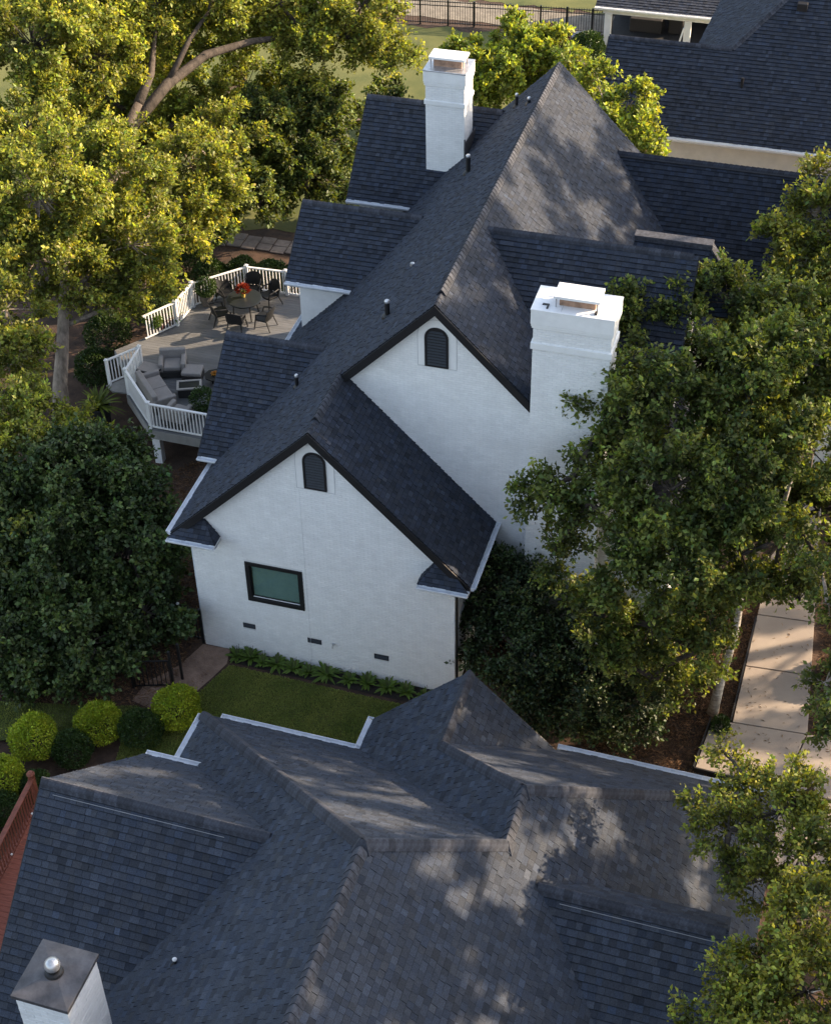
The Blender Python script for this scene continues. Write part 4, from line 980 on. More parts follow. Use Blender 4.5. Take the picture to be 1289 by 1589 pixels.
LOBES={
 'left_oak':[(-10.01,11.25,4.30,2.11),(-8.76,13.42,3.22,1.98),(-8.03,16.44,3.27,1.82),(-9.89,11.79,6.40,2.07),(-8.83,15.33,5.39,1.76),(-7.63,18.65,4.07,1.51),(-7.95,22.12,3.45,1.46),(-7.33,13.18,2.44,0.99),(-9.18,7.50,2.88,1.22),(-8.90,11.90,3.10,1.19),(-9.75,8.43,4.12,1.02),(-6.80,18.27,3.35,1.16),(-7.57,13.16,4.06,1.29)],
 'high_oak':[(-12.65,16.21,6.15,1.68),(-13.43,18.93,7.94,2.28),(-11.64,20.14,7.13,1.62),(-12.60,23.89,7.04,1.95),(-11.85,27.78,4.98,1.95),(-10.01,25.95,2.28,1.69),(-9.60,28.90,2.37,1.21),(-8.90,28.82,5.13,1.56),(-6.40,27.29,5.63,1.39),(-4.73,27.87,5.70,1.51),(-3.39,27.75,5.11,1.13),(-2.34,27.72,4.71,0.63),(-11.96,25.20,2.12,1.82),(-11.68,21.56,2.57,1.49),(-5.50,26.88,4.85,1.01),(-13.10,21.97,8.15,1.89),(-15.22,25.30,3.36,2.34),(-14.15,29.55,3.14,2.18),(-14.77,21.60,2.14,1.51),(-10.00,27.09,6.65,1.76),(-4.39,28.56,6.37,1.51),(-7.58,27.80,6.61,1.51)],
 'mid_tree':[(-6.08,27.36,2.51,1.56),(-6.72,25.17,1.82,1.54),(-4.98,26.81,1.51,1.09),(-5.54,24.74,0.92,1.41),(-7.49,24.59,2.97,1.26),(-6.68,24.06,0.55,1.15),(-4.77,25.55,0.02,0.91),(-7.38,21.82,1.37,1.24),(-7.80,20.19,1.23,0.98),(-6.93,22.54,0.48,0.88),(-8.18,29.31,2.35,0.94),(-5.09,33.64,-0.03,0.91),(-5.31,31.08,0.25,0.77)],
 'dark_tree':[(-4.26,1.78,3.24,1.72),(-2.40,0.83,2.30,1.52),(-4.12,-0.54,2.13,1.86),(-1.40,-0.61,1.42,1.14),(-2.56,-2.06,1.27,1.47),(-5.82,0.95,2.85,1.63),(-4.11,3.40,2.70,1.31),(-4.27,-2.15,1.15,1.40),(-2.66,2.40,2.61,0.91),(-3.49,-2.96,1.04,0.86)],
 'low_oak':[(-6.75,3.14,3.31,1.31),(-6.03,4.17,2.68,0.96),(-6.29,1.46,2.81,1.01),(-6.83,4.58,3.42,0.86),(-7.81,4.55,3.72,0.96),(-5.92,5.42,2.50,0.55),(-4.81,-0.02,2.95,0.62)],
 'yellow_tree':[(-1.23,35.15,1.10,0.96),(-2.45,36.95,1.22,0.58),(0.49,36.43,1.17,1.42),(-0.37,34.63,0.98,1.12),(1.35,37.07,1.59,1.00),(-0.33,37.96,1.63,0.87),(2.52,35.76,1.26,0.98),(-1.33,33.87,0.47,0.70)],
 'yellow_shrub':[(5.41,26.55,5.34,0.82),(6.87,25.36,5.05,0.85),(7.53,23.85,4.67,0.79),(6.14,24.91,4.79,0.75),(4.63,27.30,5.68,0.58),(7.90,23.13,4.49,0.57)],
 'birch':[(10.69,5.40,9.08,0.98),(11.54,5.98,9.44,0.73),(12.64,6.30,9.42,0.98),(13.76,6.52,9.28,0.98),(9.62,2.72,8.75,0.53),(10.56,2.05,8.45,0.93),(9.38,0.10,7.44,0.58),(9.97,0.53,7.72,0.69),(10.74,-0.15,7.45,0.90),(11.75,1.87,9.38,1.20),(13.41,2.66,9.69,1.35),(14.77,3.37,10.01,1.20),(12.33,-0.18,8.41,1.24),(13.82,0.45,8.61,1.32),(15.27,1.27,9.03,1.02),(11.41,-0.87,6.41,0.90),(12.91,-1.20,7.07,1.17),(14.12,-0.65,7.27,0.88),(15.03,-0.08,7.59,0.66),(12.29,-0.78,4.67,0.85),(9.75,-0.27,6.11,0.70),(13.64,-1.03,5.46,0.60),(10.76,-1.02,4.93,0.77),(14.02,4.70,6.37,1.56),(15.71,3.69,5.42,1.30),(12.20,6.04,7.74,1.33),(14.25,8.20,7.90,1.28),(15.32,3.97,8.95,1.08),(15.86,0.54,6.45,0.68),(14.94,-0.09,6.07,0.53),(13.51,-0.84,4.18,0.70),(13.99,-0.62,5.80,0.68),(13.08,-0.77,2.86,0.63),(15.56,-0.92,6.47,0.47),(12.47,-1.20,3.36,0.63),(11.31,-1.12,3.85,0.70),(13.64,6.47,7.71,1.33),(10.57,6.92,9.28,0.58)],
 'holly':[(8.34,1.24,2.90,1.10),(7.69,0.79,1.85,0.77),(9.19,-0.02,1.97,1.25),(10.66,-0.51,1.68,1.24),(11.72,-0.64,1.16,0.91),(9.74,-0.76,0.95,0.92),(7.57,0.24,1.27,0.51),(10.35,0.77,2.45,1.00),(12.30,-0.49,1.90,0.65),(11.80,0.86,2.05,0.75),(12.30,1.49,1.81,0.59)],
 'front_tree':[(15.11,-7.94,8.00,0.51),(14.26,-9.01,7.86,0.36),(14.92,-9.27,8.11,0.53),(15.77,-8.78,8.37,0.65),(16.25,-8.32,8.72,0.53),(16.20,-9.86,8.55,0.74),(15.52,-10.05,7.80,0.58),(14.93,-9.74,7.57,0.33),(16.49,-11.78,9.38,0.74),(15.86,-12.25,9.07,0.58),(15.35,-13.13,9.03,0.52),(15.25,-13.86,9.01,0.51),(16.53,-13.14,9.37,0.81),(15.99,-13.51,9.15,0.61),(14.53,-7.00,7.70,0.32)],
 'edge_tree':[(14.21,11.99,9.09,0.75),(13.59,10.81,8.75,0.67),(14.45,13.72,9.41,0.64),(14.31,10.09,8.47,0.87),(14.94,10.46,8.66,0.87),(15.01,8.65,8.15,0.68)],
 'edge_shrub':[(16.11,-2.32,7.79,0.39),(16.32,-4.14,7.21,0.46),(16.50,-5.43,7.25,0.39),(15.93,-1.18,7.59,0.36)],
}
SHADE = [(30, -16, 20, 4.2), (31.5, -9, 21, 4.2), (30, -2, 20, 4.2), (31, 5.5, 22, 4.4), (30, 13, 22, 4.4), (31.5, 20.5, 23, 4.4), (30.5, 28, 22, 4.4)]
# ================================================================== trees
L_ = LOBES
tree('oak_tree', 'large sunlit oak with grey trunk standing left of the rear deck', 'tree', (-9.4, 9.7, -1.6),
     [(-9.4, 9.7, -1.6), (-9.3, 9.9, .2), (-9.15, 10.3, 1.6), (-9.2, 11.0, 3.0), (-9.3, 12.0, 4.5)], .30, L_['left_oak'], 'oakleaf', 'bark', dens=.85, lsize=.135, spray=.55, nleaf=27, seed=3,
     limbs=[([(-9.15, 10.3, 1.6), (-9.6, 9.2, 2.3), (-9.9, 8.2, 3.2)], .13, .06), ([(-9.2, 11.0, 3.0), (-8.5, 13.2, 3.6), (-7.8, 16.2, 4.0)], .14, .07), ([(-9.1, 10.6, 2.2), (-8.2, 12.0, 2.2), (-7.4, 13.1, 2.4)], .09, .04)])
L_['high_oak'] += [(-10.9, 23.9, 7.6, 1.3), (-9.1, 25.2, 7.9, 1.3), (-12.3, 22.4, 7.6, 1.2)]
tree('oak_tree', 'tall sunlit oak at the upper left with thick dark limbs reaching right', 'tree', (-11.4, 16.6, -1.6),
     [(-11.4, 16.6, -1.6), (-11.3, 16.9, 1.0), (-11.14, 17.45, 2.4), (-10.69, 19.4, 4.44), (-10.35, 20.4, 5.4)], .36, L_['high_oak'], 'oakleaf', 'darkbark', dens=.8, lsize=.14, spray=.58, nleaf=28, seed=5,
     limbs=[([(-10.69, 19.4, 4.44), (-9.87, 21.98, 5.5), (-9.08, 23.93, 5.88), (-7.88, 25.56, 5.84), (-6.6, 27.0, 5.6), (-4.6, 27.8, 5.4)], .24, .06),
            ([(-10.35, 20.4, 5.4), (-10.5, 22.0, 5.8), (-10.8, 23.4, 6.9)], .2, .08), ([(-11.3, 16.9, 1.6), (-12.05, 17.34, 4.6), (-12.27, 18.53, 6.3), (-12.5, 19.6, 7.2)], .22, .08),
            ([(-9.87, 21.98, 5.5), (-9.5, 23.5, 6.6), (-9.2, 25.0, 7.2)], .14, .05)])
tree('oak_tree', 'lower sunlit oak foliage on a slim trunk at the left edge above the evergreen', 'tree', (-7.4, 3.6, -1.2),
     [(-7.4, 3.6, -1.2), (-7.2, 3.5, .8), (-6.9, 3.2, 2.4)], .12, L_['low_oak'], 'oakleaf', 'bark', dens=1.2, lsize=.12, seed=8)
tree('shade_tree', 'mid-height green tree between the oak and the house, beyond the deck', 'tree', (-5.6, 24.4, -1.5),
     [(-5.6, 24.4, -1.5), (-5.6, 24.5, 0), (-5.7, 24.9, 1.4), (-5.8, 25.6, 2.4)], .12, L_['mid_tree'], 'midleaf', 'darkbark', dens=1.2, lsize=.15, seed=12)
tree('evergreen_tree', 'dense dark evergreen filling the left side in front of the deck', 'tree', (-4.3, .9, -.2),
     [(-4.3, .9, -.2), (-4.3, .9, .8), (-4.2, 1.2, 1.6)], .15, L_['dark_tree'], 'darkleaf', 'darkbark', dens=2.0, lsize=.13, seed=13, lw=.7)
tree('yellow_tree', 'sunlit yellow-green tree behind the roof peak, reddish trunk', 'tree', (1.6, 35.9, -1.5),
     [(1.6, 35.9, -1.5), (1.5, 36.0, -.3), (1.3, 36.4, .9)], .10, L_['yellow_tree'], 'yellowleaf', 'redbark', dens=1.4, lsize=.17, seed=14)
tree('yellow_tree', 'bright yellow-green young tree right of the roof peak, before the far house', 'tree', (7.2, 25.2, -1.5),
     [(7.2, 25.2, -1.5), (7.2, 25.2, 1.5), (7.3, 25.0, 4.2)], .07, L_['yellow_shrub'], 'yellowleaf', 'redbark', dens=1.4, lsize=.15, seed=15)
tree('birch_tree', 'large pale-trunked tree over the driveway at the right of the house', 'tree', (13.96, 1.15, 0),
     [(13.96, 1.15, 0), (14.05, 1.4, 1.1), (14.2, 1.9, 2.3), (14.2, 2.2, 3.8), (13.6, 2.2, 5.6), (13.2, 2.2, 7.2)], .125, L_['birch'], 'birchleaf', 'whitebark', dens=1.35, lsize=.118, spray=.46, nleaf=30, seed=16,
     limbs=[([(14.2, 2.1, 3.4), (12.8, 1.0, 5.0), (11.4, .4, 6.2), (10.3, .2, 7.0)], .10, .04), ([(14.2, 2.2, 4.2), (14.8, 2.0, 6.4), (15.0, 2.2, 8.4)], .09, .04)])
tree('holly_tree', 'dark glossy holly growing against the house wall beside the front gable', 'tree', (9.9, .2, 0),
     [(9.9, .2, 0), (9.9, .2, .8), (9.9, .3, 1.6)], .12, L_['holly'], 'hollyleaf', 'darkbark', dens=2.4, lsize=.10, seed=17, lw=.6)
tree('maple_tree', 'near leafy tree at the lower right leaning over the grey roof', 'tree', (18.6, -8.6, 0),
     [(18.6, -8.6, 0), (18.5, -8.8, 3.0), (18.2, -9.2, 5.6), (17.6, -9.8, 7.4), (17.0, -10.4, 8.4)], .17, L_['front_tree'], 'mapleleaf', 'whitebark', dens=3.0, lsize=.082, seed=18, spray=.3, nleaf=18,
     limbs=[([(17.6, -9.8, 7.4), (16.4, -9.4, 7.9), (15.2, -8.9, 7.9), (14.4, -9.0, 7.85)], .05, .015), ([(18.2, -9.2, 5.6), (17.3, -11.5, 7.6), (16.2, -13.0, 8.8)], .07, .02)])
tree('maple_tree', 'leafy tree at the right edge above the driveway, sunlit top', 'tree', (16.6, 12.2, 0),
     [(16.6, 12.2, 0), (16.6, 12.0, 3), (16.0, 11.6, 6), (15.2, 11.2, 8)], .16, L_['edge_tree']+[(16.2, 12.5, 9.6, 1.2), (17.0, 11.0, 8.2, 1.2)], 'mapleleaf', 'bark', dens=1.8, lsize=.12, seed=19)
tree('dogwood_tree', 'small leafy tree at the right edge beside the driveway', 'tree', (17.6, -3.0, 0),
     [(17.6, -3.0, 0), (17.6, -3.0, 3), (17.2, -3.2, 6)], .08, L_['edge_shrub']+[(17.4, -3, 7.4, .8)], 'birchleaf', 'bark', dens=3., lsize=.10, seed=20, spray=.35)
# row of tall trees along the right of the plot (outside the picture, they stand between the sun and the roofs)
for i, (x, y, h, s_) in enumerate(SHADE):
    lb = []
    for k_ in range(88 if i < 3 else 58):
        u_ = random.uniform(.30, 1.0); a = random.uniform(0, 6.283); q_ = s_*(1.15-.6*abs(u_-.6))*random.random()**.5
        lb.append((x+q_*math.cos(a), y+q_*math.sin(a), h*u_, random.uniform(.45, .85)))
    tree('hardwood_tree', 'tall hardwood right of the driveway, %s in the row from the street' % ('first second third fourth fifth sixth seventh eighth ninth tenth'.split()[i]), 'tree', (x, y, 0),
         [(x, y, 0), (x+.1, y, h*.3), (x, y+.1, h*.6), (x, y, h*.85)], .25, lb, 'birchleaf', 'bark', dens=.7, lsize=.22, seed=30+i, spray=.5, nleaf=14)
# ------------------------------------------------------------------ shrubs
def shrub(name, label, cat, x, y, z, r, leafm, n, lsize, group=None, squash=.9, seed=1):
    global rng
    rng = np.random.default_rng(seed)
    t = thing(name, label, cat, (x, y, z), 0, group)
    mb = MB()
    for i in range(9):
        a = i*2.4; mb.tube([(0, 0, 0), (.35*r*math.cos(a), .35*r*math.sin(a), r*.7), (.75*r*math.cos(a), .75*r*math.sin(a), r*1.15)], [.02, .012, .006], 5)
    mb.build('stems', 'darkbark', t)
    lumps = unit(rng.normal(0, 1, (26, 3)))
    d = unit(rng.normal(0, 1, (n, 3))); d[:, 2] = np.where(d[:, 2] < -.75, -d[:, 2], d[:, 2])
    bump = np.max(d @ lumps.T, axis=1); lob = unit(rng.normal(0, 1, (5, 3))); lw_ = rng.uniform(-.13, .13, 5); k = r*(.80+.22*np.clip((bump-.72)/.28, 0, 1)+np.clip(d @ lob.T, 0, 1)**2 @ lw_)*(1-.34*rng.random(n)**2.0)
    sh_ = rng.random(n) < .035; k = np.where(sh_, k*rng.uniform(1.02, 1.16, n), k)
    P = d*k[:, None]*np.array((rng.uniform(.93, 1.1), rng.uniform(.93, 1.1), squash*rng.uniform(.92, 1.06)))+np.array((0, 0, r*squash*.92))
    D = unit(d*.8+rng.normal(0, .6, (n, 3))+np.array((0, 0, .35))); Nn = unit(rng.normal(0, .6, (n, 3))+d*.8)
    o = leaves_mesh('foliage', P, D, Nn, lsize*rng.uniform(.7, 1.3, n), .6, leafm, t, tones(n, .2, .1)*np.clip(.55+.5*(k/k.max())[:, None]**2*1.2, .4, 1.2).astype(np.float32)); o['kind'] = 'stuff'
    return t
LIME, BOX = [((.38, -2.85), .62, 'bright lime shrub nearest the lawn, behind the white gutter corner'), ((-1.38, -3.9), .64, 'bright lime shrub, second of the row from the lawn, between two dark bushes'), ((-2.72, -4.88), .68, 'bright lime shrub, third from the lawn, near the bare grass'), ((-2.95, -6.25), .62, 'lime-green shrub just above the end post of the red railing'), ((-2.75, -8.0), .5, 'lime shrub cut by the left picture edge beside the red railing')], \
            [((-.25, -3.80), .56, 'dark green ball bush between the first two lime shrubs'), ((-1.72, -4.92), .52, 'dark green ball bush in front of the second and third lime shrubs'), ((-2.1, -6.2), .42, 'small green bush tucked between lime shrub and red railing post'), ((-2.6, -7.15), .5, 'dark bush at the left edge, below the lime-green shrub'), ((-3.9, -5.9), .5, 'dark bush at the left edge behind the lime shrubs')]
for i, ((x, y), r_, lb) in enumerate(LIME): shrub('lime_shrub', lb, 'shrub', x, y, .0, r_, 'limeleaf', 7500, .06, 'lime shrubs along the side bed', seed=50+i)
for i, ((x, y), r_, lb) in enumerate(BOX): shrub('boxwood_bush', lb, 'bush', x, y, .0, r_, 'boxleaf', 6500, .05, 'dark ball bushes in the side bed', seed=60+i)
# shrubs behind the deck, near the fence and under the birch
HS = [((-7.7, 19.3), .75, 'dark shrub behind the deck railing, leftmost'), ((-6.6, 19.6), .8, 'dark rounded shrub behind the deck, second from the left'), ((-5.4, 19.7), .75, 'dark shrub behind the railing corner post'), ((-4.3, 19.8), .8, 'dark shrub behind the deck next to the house wing'), ((-8.9, 19.8), .8, 'dark shrub under the oak behind the deck'), ((-9.4, 12.6), .7, 'dark low shrub beside the deck edge near the oak trunk'), ((-9.9, 14.6), .85, 'dark shrub on the bank left of the deck pots'), ((-9.0, 16.6), .8, 'dark shrub beyond the left railing of the deck'), ((-8.6, 8.6), .6, 'small dark shrub on the bank behind the evergreen')]
for i, ((x, y), r_, lb) in enumerate(HS): shrub('garden_shrub', lb, 'shrub', x, y, hgt(x, y), r_, 'boxleaf', 5000, .08, 'shrubs behind the rear deck', seed=70+i)
shrub('flower_shrub', 'white flowering shrub at the foot of the porch column', 'shrub', 1.5, 44.2, -1.5, .45, 'whiteflower', 1500, .1, seed=80)
shrub('flower_shrub', 'white flowering shrub beside the far house, lower one', 'shrub', 3.6, 36.5, -1.5, .6, 'whiteflower', 900, .09, seed=81)
shrub('purple_shrub', 'dark reddish-purple shrub on the lawn left of the porch column', 'shrub', .2, 42.5, -1.5, 1.0, 'purpleleaf', 5000, .1, seed=82)
shrub('garden_shrub', 'dark green shrub below the white flowers near the porch', 'shrub', 2.2, 42.3, -1.5, 1.0, 'boxleaf', 6000, .1, seed=83)
shrub('garden_shrub', 'green shrub beside the purple one on the far lawn', 'shrub', .6, 40.5, -1.5, .8, 'boxleaf', 4000, .1, seed=84)
shrub('garden_shrub', 'low yellow-green shrub at the foot of the holly', 'shrub', 11.2, -1.9, 0, .38, 'limeleaf', 1200, .07, seed=85)
shrub('garden_shrub', 'low dark shrub beside the driveway edging', 'shrub', 15.4, -2.0, 0, .7, 'boxleaf', 4000, .08, seed=86)
shrub('garden_shrub', 'low shrub in the straw bed right of the driveway', 'shrub', 17.4, 3.5, 0, .6, 'boxleaf', 4000, .08, seed=87)
shrub('garden_shrub', 'small green tuft at the foot of the driveway tree', 'shrub', 14.25, .6, 0, .25, 'boxleaf', 900, .07, seed=88)
# ------------------------------------------------------------------ bladed plants
def rosette(parent, mname, n, L, wd, z, spread=1., seed=1, droop=.5, up=.8, name='fronds', c=(0, 0)):
    rg = random.Random(seed); mb = MB()
    for i in range(n):
        a = i*2.399+rg.uniform(-.2, .2); el = rg.uniform(.15, 1.0)*up; l = L*rg.uniform(.7, 1.1); k = 5; tn = rg.uniform(.75, 1.3)
        s_ = Vector((-math.sin(a), math.cos(a), 0)); pr = None
        for j in range(k+1):
            t = j/k; hor = l*t*math.cos(el)*spread; ver = l*t*math.sin(el)-droop*l*t*t*.6
            p = Vector((c[0]+hor*math.cos(a), c[1]+hor*math.sin(a), z+max(.02-z, ver))); w_ = wd*(math.sin(math.pi*min(1, t*.85+.12)))*.5
            cur = (p-s_*w_+Vector((0, 0, .3*w_)), p, p+s_*w_+Vector((0, 0, .3*w_)))
            if pr: mb.poly([pr[0], pr[1], cur[1], cur[0]], tn); mb.poly([pr[1], pr[2], cur[2], cur[1]], tn)
            pr = cur
    return mb.build(name, mname, parent)
fx = [(1.02, -.26), (1.42, -.22), (1.80, -.30), (2.20, -.27), (2.72, -.30), (3.15, -.30), (3.66, -.28), (4.30, -.30), (4.82, -.28), (5.40, -.28), (5.92, -.30), (6.45, -.36)]
nm = ['leftmost fern of the row under the front gable wall, at the dirt path', 'taller fern below the first foundation vent', 'small fern, third from the left in the dark bed', 'fern, fourth from the left in the dark bed under the window', 'fern left of the middle foundation vent', 'small fern below the middle foundation vent', 'largest fern of the row, right below the hose tap', 'fern right of the largest one in the dark bed', 'fern fourth from the right end of the row', 'fern below the right foundation vent', 'fern second from the right end of the row, beside the roof peak', 'rightmost fern, partly hidden by the nearer roof']
for i, (x, y) in enumerate(fx):
    s_ = (.27, .34, .24, .32, .30, .26, .42, .26, .32, .33, .28, .26)[i]
    f_ = thing('fern', nm[i], 'plant', (x, y, .006), 0, 'ferns in the bed along the gable wall')
    rosette(f_, 'fernleaf', 30, s_*1.3, .09, .02, 1., 90+i, .35, 1.0)
    mb = MB()
    for j in range(3): mb.tube([(.04*j-.04, .02, .0), (.05*j-.05, .08+.02*j, .32+.04*j)], .006, 4)
    mb.build('stalk', 'purpleleaf', f_)
def potplant(label, x, y, z, r, h, potm, kind, L, cat='potted plant', n=26, mname='palmleaf', seed=1, name='potted_plant', wd=.07):
    t = thing(name, label, cat, (x, y, z))
    mb = MB(); mb.lathe((0, 0, 0), [(r*.72, 0), (r*.98, h*.95), (r*1.04, h*.95), (r*1.04, h), (r*.92, h), (r*.9, h-.04)], 20); mb.build('pot', potm, t)
    mb = MB(); mb.lathe((0, 0, h-.06), [(r*.9, 0), (r*.88, .02)], 16); mb.build('soil', 'soil', t)
    if kind == 'blades': rosette(t, mname, n, L, wd, h-.04, 1., seed, .5, 1.25, 'leaves')
    else:
        global rng
        rng = np.random.default_rng(seed); N_ = 1600; d = unit(rng.normal(0, 1, (N_, 3))); P = d*(L*.5*rng.uniform(.5, 1, N_)**.5)[:, None]*np.array((1, 1, 1.0))+np.array((0, 0, h+L*.4))
        leaves_mesh('leaves', P, unit(d+rng.normal(0, .6, (N_, 3))), unit(rng.normal(0, .5, (N_, 3))+d), .075*rng.uniform(.7, 1.3, N_), .6, mname, t, tones(N_))
    return t
potplant('grey planter with a dark leafy plant in the corner left of the patio table', -6.50, 16.15, 0, .27, .46, 'greypot', 'bush', .75, mname='boxleaf', seed=101)
potplant('black pot with a bushy light-green plant at the left deck edge, front of the row', -7.62, 14.02, 0, .24, .30, 'pot', 'bush', .62, mname='fernleaf', seed=102)
potplant('black pot with upright spiky leaves, middle of the left deck edge row', -7.40, 14.33, 0, .19, .32, 'pot', 'blades', .55, mname='purpleleaf', seed=103)
potplant('black pot with green blades next to the railing post at the left deck edge', -7.22, 14.72, 0, .18, .30, 'pot', 'blades', .45, mname='fernleaf', seed=104)
potplant('tall black planter with a spiky yellow-green palm outside the deck railing', -7.75, 9.55, -1.6, .38, 1.55, 'pot', 'blades', 1.0, n=46, seed=105, wd=.09)
potplant('round dark-green bush in a black pot at the near end of the deck', -4.12, 9.95, 0, .2, .25, 'pot', 'bush', .85, mname='boxleaf', seed=106)
potplant('small pot of yellow leaves beside the round dark-green bush', -3.95, 10.35, 0, .14, .3, 'pot', 'blades', .32, mname='yellowleaf', seed=107)
potplant('small potted orange flower on the low dark tray stand', -4.42, 11.72, .30, .07, .1, 'yellowpot', 'blades', .16, mname='orange', seed=108)
v_ = potplant('yellow vase of red flowers on the round patio table', -4.95, 15.92, .735, .085, .2, 'yellowpot', 'blades', .22, mname='fernleaf', seed=109, cat='vase of flowers', name='flower_vase', wd=.04)
N_ = 500; d = unit(rng.normal(0, 1, (N_, 3))); d[:, 2] = abs(d[:, 2])
leaves_mesh('flowers', d*(.23*rng.uniform(.6, 1, N_))[:, None]+np.array((0, 0, .26)), unit(d), unit(rng.normal(0, .5, (N_, 3))+d), .08*rng.uniform(.7, 1.3, N_), .7, 'redflower', v_, tones(N_))
# ------------------------------------------------------------------ fences
bf = thing('iron_fence', 'black iron picket fence crossing the far lawn at the top', 'fence', (-3, 45, -1.5))
FOo = (-3, 45, -1.5)
def fy(x): return 44.95+(x+8.3)*.11
xs_ = [-22, -19.4, -16.8, -14.2, -12.0, -9.9, -8.3, -6.9, -5.5, -4.2, -2.4, -.9, .4, 1.65, 2.6]
for x in xs_:
    mb = MB(); mb.box((x-.04, fy(x)-.04, -1.55), (x+.04, fy(x)+.04, -.2)); mb.build('fence_post', 'blackmetal', bf, off=FOo)
for z in (-.3, -.5, -1.38):
    mb = MB(); mb.bar((-22, fy(-22), z), (2.6, fy(2.6), z), .03, .04); mb.build('fence_rail', 'blackmetal', bf, off=FOo)
first = None; x = -21.9
while x < 2.6:
    if first is None: mb = MB(); mb.box((-.011, -.011, .05), (.011, .011, 1.28)); first = mb.build('picket', 'blackmetal', bf); ob = first
    else: ob = first.copy(); col.objects.link(ob); ob.parent = bf
    ob.location = (x+3, fy(x)-45, 0); x += .125
sf = thing('iron_fence', 'short black iron fence section running left from the front corner of the white house', 'fence', (0, 0, 0))
for x, y in ((-.07, .02), (-1.0, .12), (-2.0, .2)):
    mb = MB(); mb.box((x-.035, y-.035, -.2), (x+.035, y+.035, 1.28)); mb.build('fence_post', 'blackmetal', sf)
mb = MB(); mb.lathe((-.75, .1, 1.22), [(.04, 0), (.05, .04), (.02, .08)], 8); mb.build('fence_finial', 'white', sf)
for z in (.15, 1.0, 1.2): mb = MB(); mb.bar((-.07, .02, z), (-2.0, .2, z), .03, .035); mb.build('fence_rail', 'blackmetal', sf)
for i in range(18):
    x = -.07-.107*(i+.5); mb = MB(); mb.box((x-.012, .03-x*.09-.012, .05), (x+.012, .03-x*.09+.012, 1.26)); mb.build('picket', 'blackmetal', sf)
gf = thing('garden_gate', 'low black iron gate and posts on the dirt path by the dark evergreen', 'gate', (-.3, -1.7, 0))
GO = (-.3, -1.7, 0)
for x, y, h in ((-.22, -1.78, 1.35), (-.10, -1.45, 1.35), (-1.25, -2.1, 1.1)): mb = MB(); mb.box((x-.03, y-.03, -.1), (x+.03, y+.03, h)); mb.build('gate_post', 'blackmetal', gf, off=GO)
for z in (.08, 1.0): mb = MB(); mb.bar((-.22, -1.78, z), (-1.25, -2.1, z), .03, .03); mb.build('gate_rail', 'blackmetal', gf, off=GO)
for i in range(9):
    t = (i+.5)/9; x, y = -.22-1.03*t, -1.78-.32*t; mb = MB(); mb.box((x-.01, y-.01, .06), (x+.01, y+.01, 1.0)); mb.build('picket', 'blackmetal', gf, off=GO)
mb = MB(); mb.tube([(14.0, -1.0, .02), (14.3, -1.5, .04), (14.5, -2.2, .03), (14.9, -2.9, .03)], .03, 6); tag(mb.build('drain_hose', 'blackmetal'), 'thin black drain hose lying in the straw below the driveway corner', 'hose')
mb = MB(); mb.box((9.1, -4.6, 0), (9.6, -4.1, .9)); 
bn = thing('garden_bin', 'dark lidded bin on the lawn tucked behind the white gutter corner', 'bin', (6.95, -4.35, 0))
mb = MB(); mb.add([(-.2, -.2, 0), (.2, -.2, 0), (.2, .2, 0), (-.2, .2, 0), (-.26, -.26, .72), (.26, -.26, .72), (.26, .26, .72), (-.26, .26, .72)], [(0,3,2,1),(4,5,6,7),(0,1,5,4),(1,2,6,5),(2,3,7,6),(3,0,4,7)]); mb.build('body', 'pot', bn)
mb = MB(); mb.box((-.28, -.28, .72), (.28, .28, .77)); mb.build('lid', 'blackmetal', bn, bevel=.02)
# ------------------------------------------------------------------ grass blades and litter
def inside(P, x, y):
    c = np.zeros(len(x), bool); j = len(P)-1
    for i in range(len(P)):
        xi, yi = P[i]; xj, yj = P[j]
        c ^= ((yi > y) != (yj > y)) & (x < (xj-xi)*(y-yi)/(yj-yi+1e-12)+xi); j = i
    return c
def blades(name, poly, z, n, L, m, label=None, seed=1, parentless=True, flat=False, hf=None):
    rg = np.random.default_rng(seed); xs1 = [p[0] for p in poly]; ys1 = [p[1] for p in poly]
    x = rg.uniform(min(xs1), max(xs1), n); y = rg.uniform(min(ys1), max(ys1), n); k = inside(poly, x, y); x, y = x[k], y[k]; n = len(x)
    zz = np.full(n, z) if hf is None else np.array([hf(a, b) for a, b in zip(x, y)])
    P = np.stack([x, y, zz], 1); D = unit(np.stack([rg.normal(0, .5, n), rg.normal(0, .5, n), np.full(n, .06 if flat else 1.)], 1))
    Nn = unit(rg.normal(0, 1, (n, 3))+(np.array((0, 0, 3.)) if flat else 0))
    t = np.clip(rg.normal(1, .25, n), .4, 1.8)[:, None]*np.ones((1, 3))
    o = leaves_mesh(name, P, D, Nn, L*rg.uniform(.6, 1.3, n), .28 if not flat else .12, m, None, t.astype(np.float32)); o['kind'] = 'stuff'
    if label: o['label'] = label; o['category'] = name.replace('_', ' ')
    return o
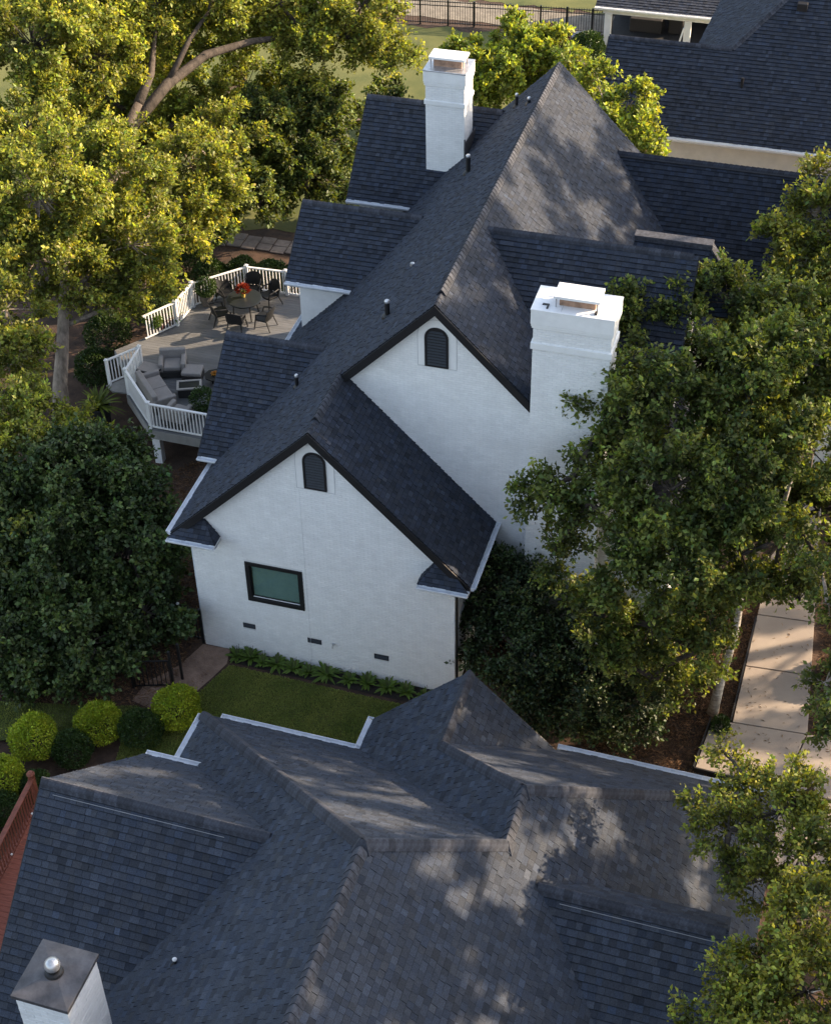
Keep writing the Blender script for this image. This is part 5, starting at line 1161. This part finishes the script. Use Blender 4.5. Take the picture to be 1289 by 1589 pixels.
M['grass_t'] = mat('grass_blades_toned', (.36, .37, .10), .8, .3, .65, col2=(.16, .22, .05), transl=(.3, (.9, 1., .4)), detail=8, tone=True)
M['straw'] = mat('straw_needles', (.32, .18, .09), .9, .4, 3, col2=(.09, .05, .03), tone=True, detail=6)
blades('lawn_grass', lawn_pts, 0, 260000, .055, 'grass_t', 'short mown green grass on the lawn in front of the white gable', 1)
blades('side_grass', side_pts, .05, 60000, .05, 'grass_t', 'thin green grass strip beside the shrub bed at the left', 2)
blades('straw_litter', [(12.2, -4.5), (14.6, -4.5), (14.6, 6), (10.5, 6), (11, -3)], .02, 26000, .12, 'straw', 'orange-brown pine straw between holly and driveway', 3, flat=True, hf=lambda a, b: gnd(a, b)+.01)
blades('straw_litter', [(-9, -4.6), (-.4, -3.0), (-.3, -1), (-.1, 12), (-4, 10), (-9, 0)], .02, 50000, .12, 'straw', 'brown pine straw on the bank left of the house and below the evergreen', 4, flat=True, hf=lambda a, b: gnd(a, b)+.01)
blades('straw_litter', [(16.6, -1), (20, -1), (20, 8), (16.4, 8)], .02, 16000, .12, 'straw', 'pine straw and tufts to the right of the driveway', 5, flat=True, hf=lambda a, b: gnd(a, b)+.01)
M['fallen'] = mat('fallen_leaf', (.34, .20, .07), .8, .3, 3, col2=(.14, .07, .03), tone=True)
blades('fallen_leaves', [(14.5, 1), (16.4, 1), (16.1, 12), (14.8, 12)], .126, 260, .11, 'fallen', 'scattered brown leaves on the concrete driveway', 6, flat=True)
blades('fallen_leaves', [(14.0, -.9), (20, -1), (20, .9), (14.1, .8)], .126, 200, .11, 'fallen', 'scattered brown leaves on the wide slab at the driveway foot', 7, flat=True)
blades('fallen_leaves', lawn_pts, .045, 170, .09, 'fallen', 'few fallen leaves lying on the front lawn', 8, flat=True)
blades('fallen_leaves', [(-.1, -.1), (.75, -.1), (.3, -2.2), (-.8, -2.5)], .016, 90, .08, 'fallen', 'fallen leaves and twigs on the bare dirt path', 9, flat=True)
print('leaves', tree.count, 'tris', sum(len(o.data.polygons) for o in bpy.data.objects if o.type == 'MESH'))
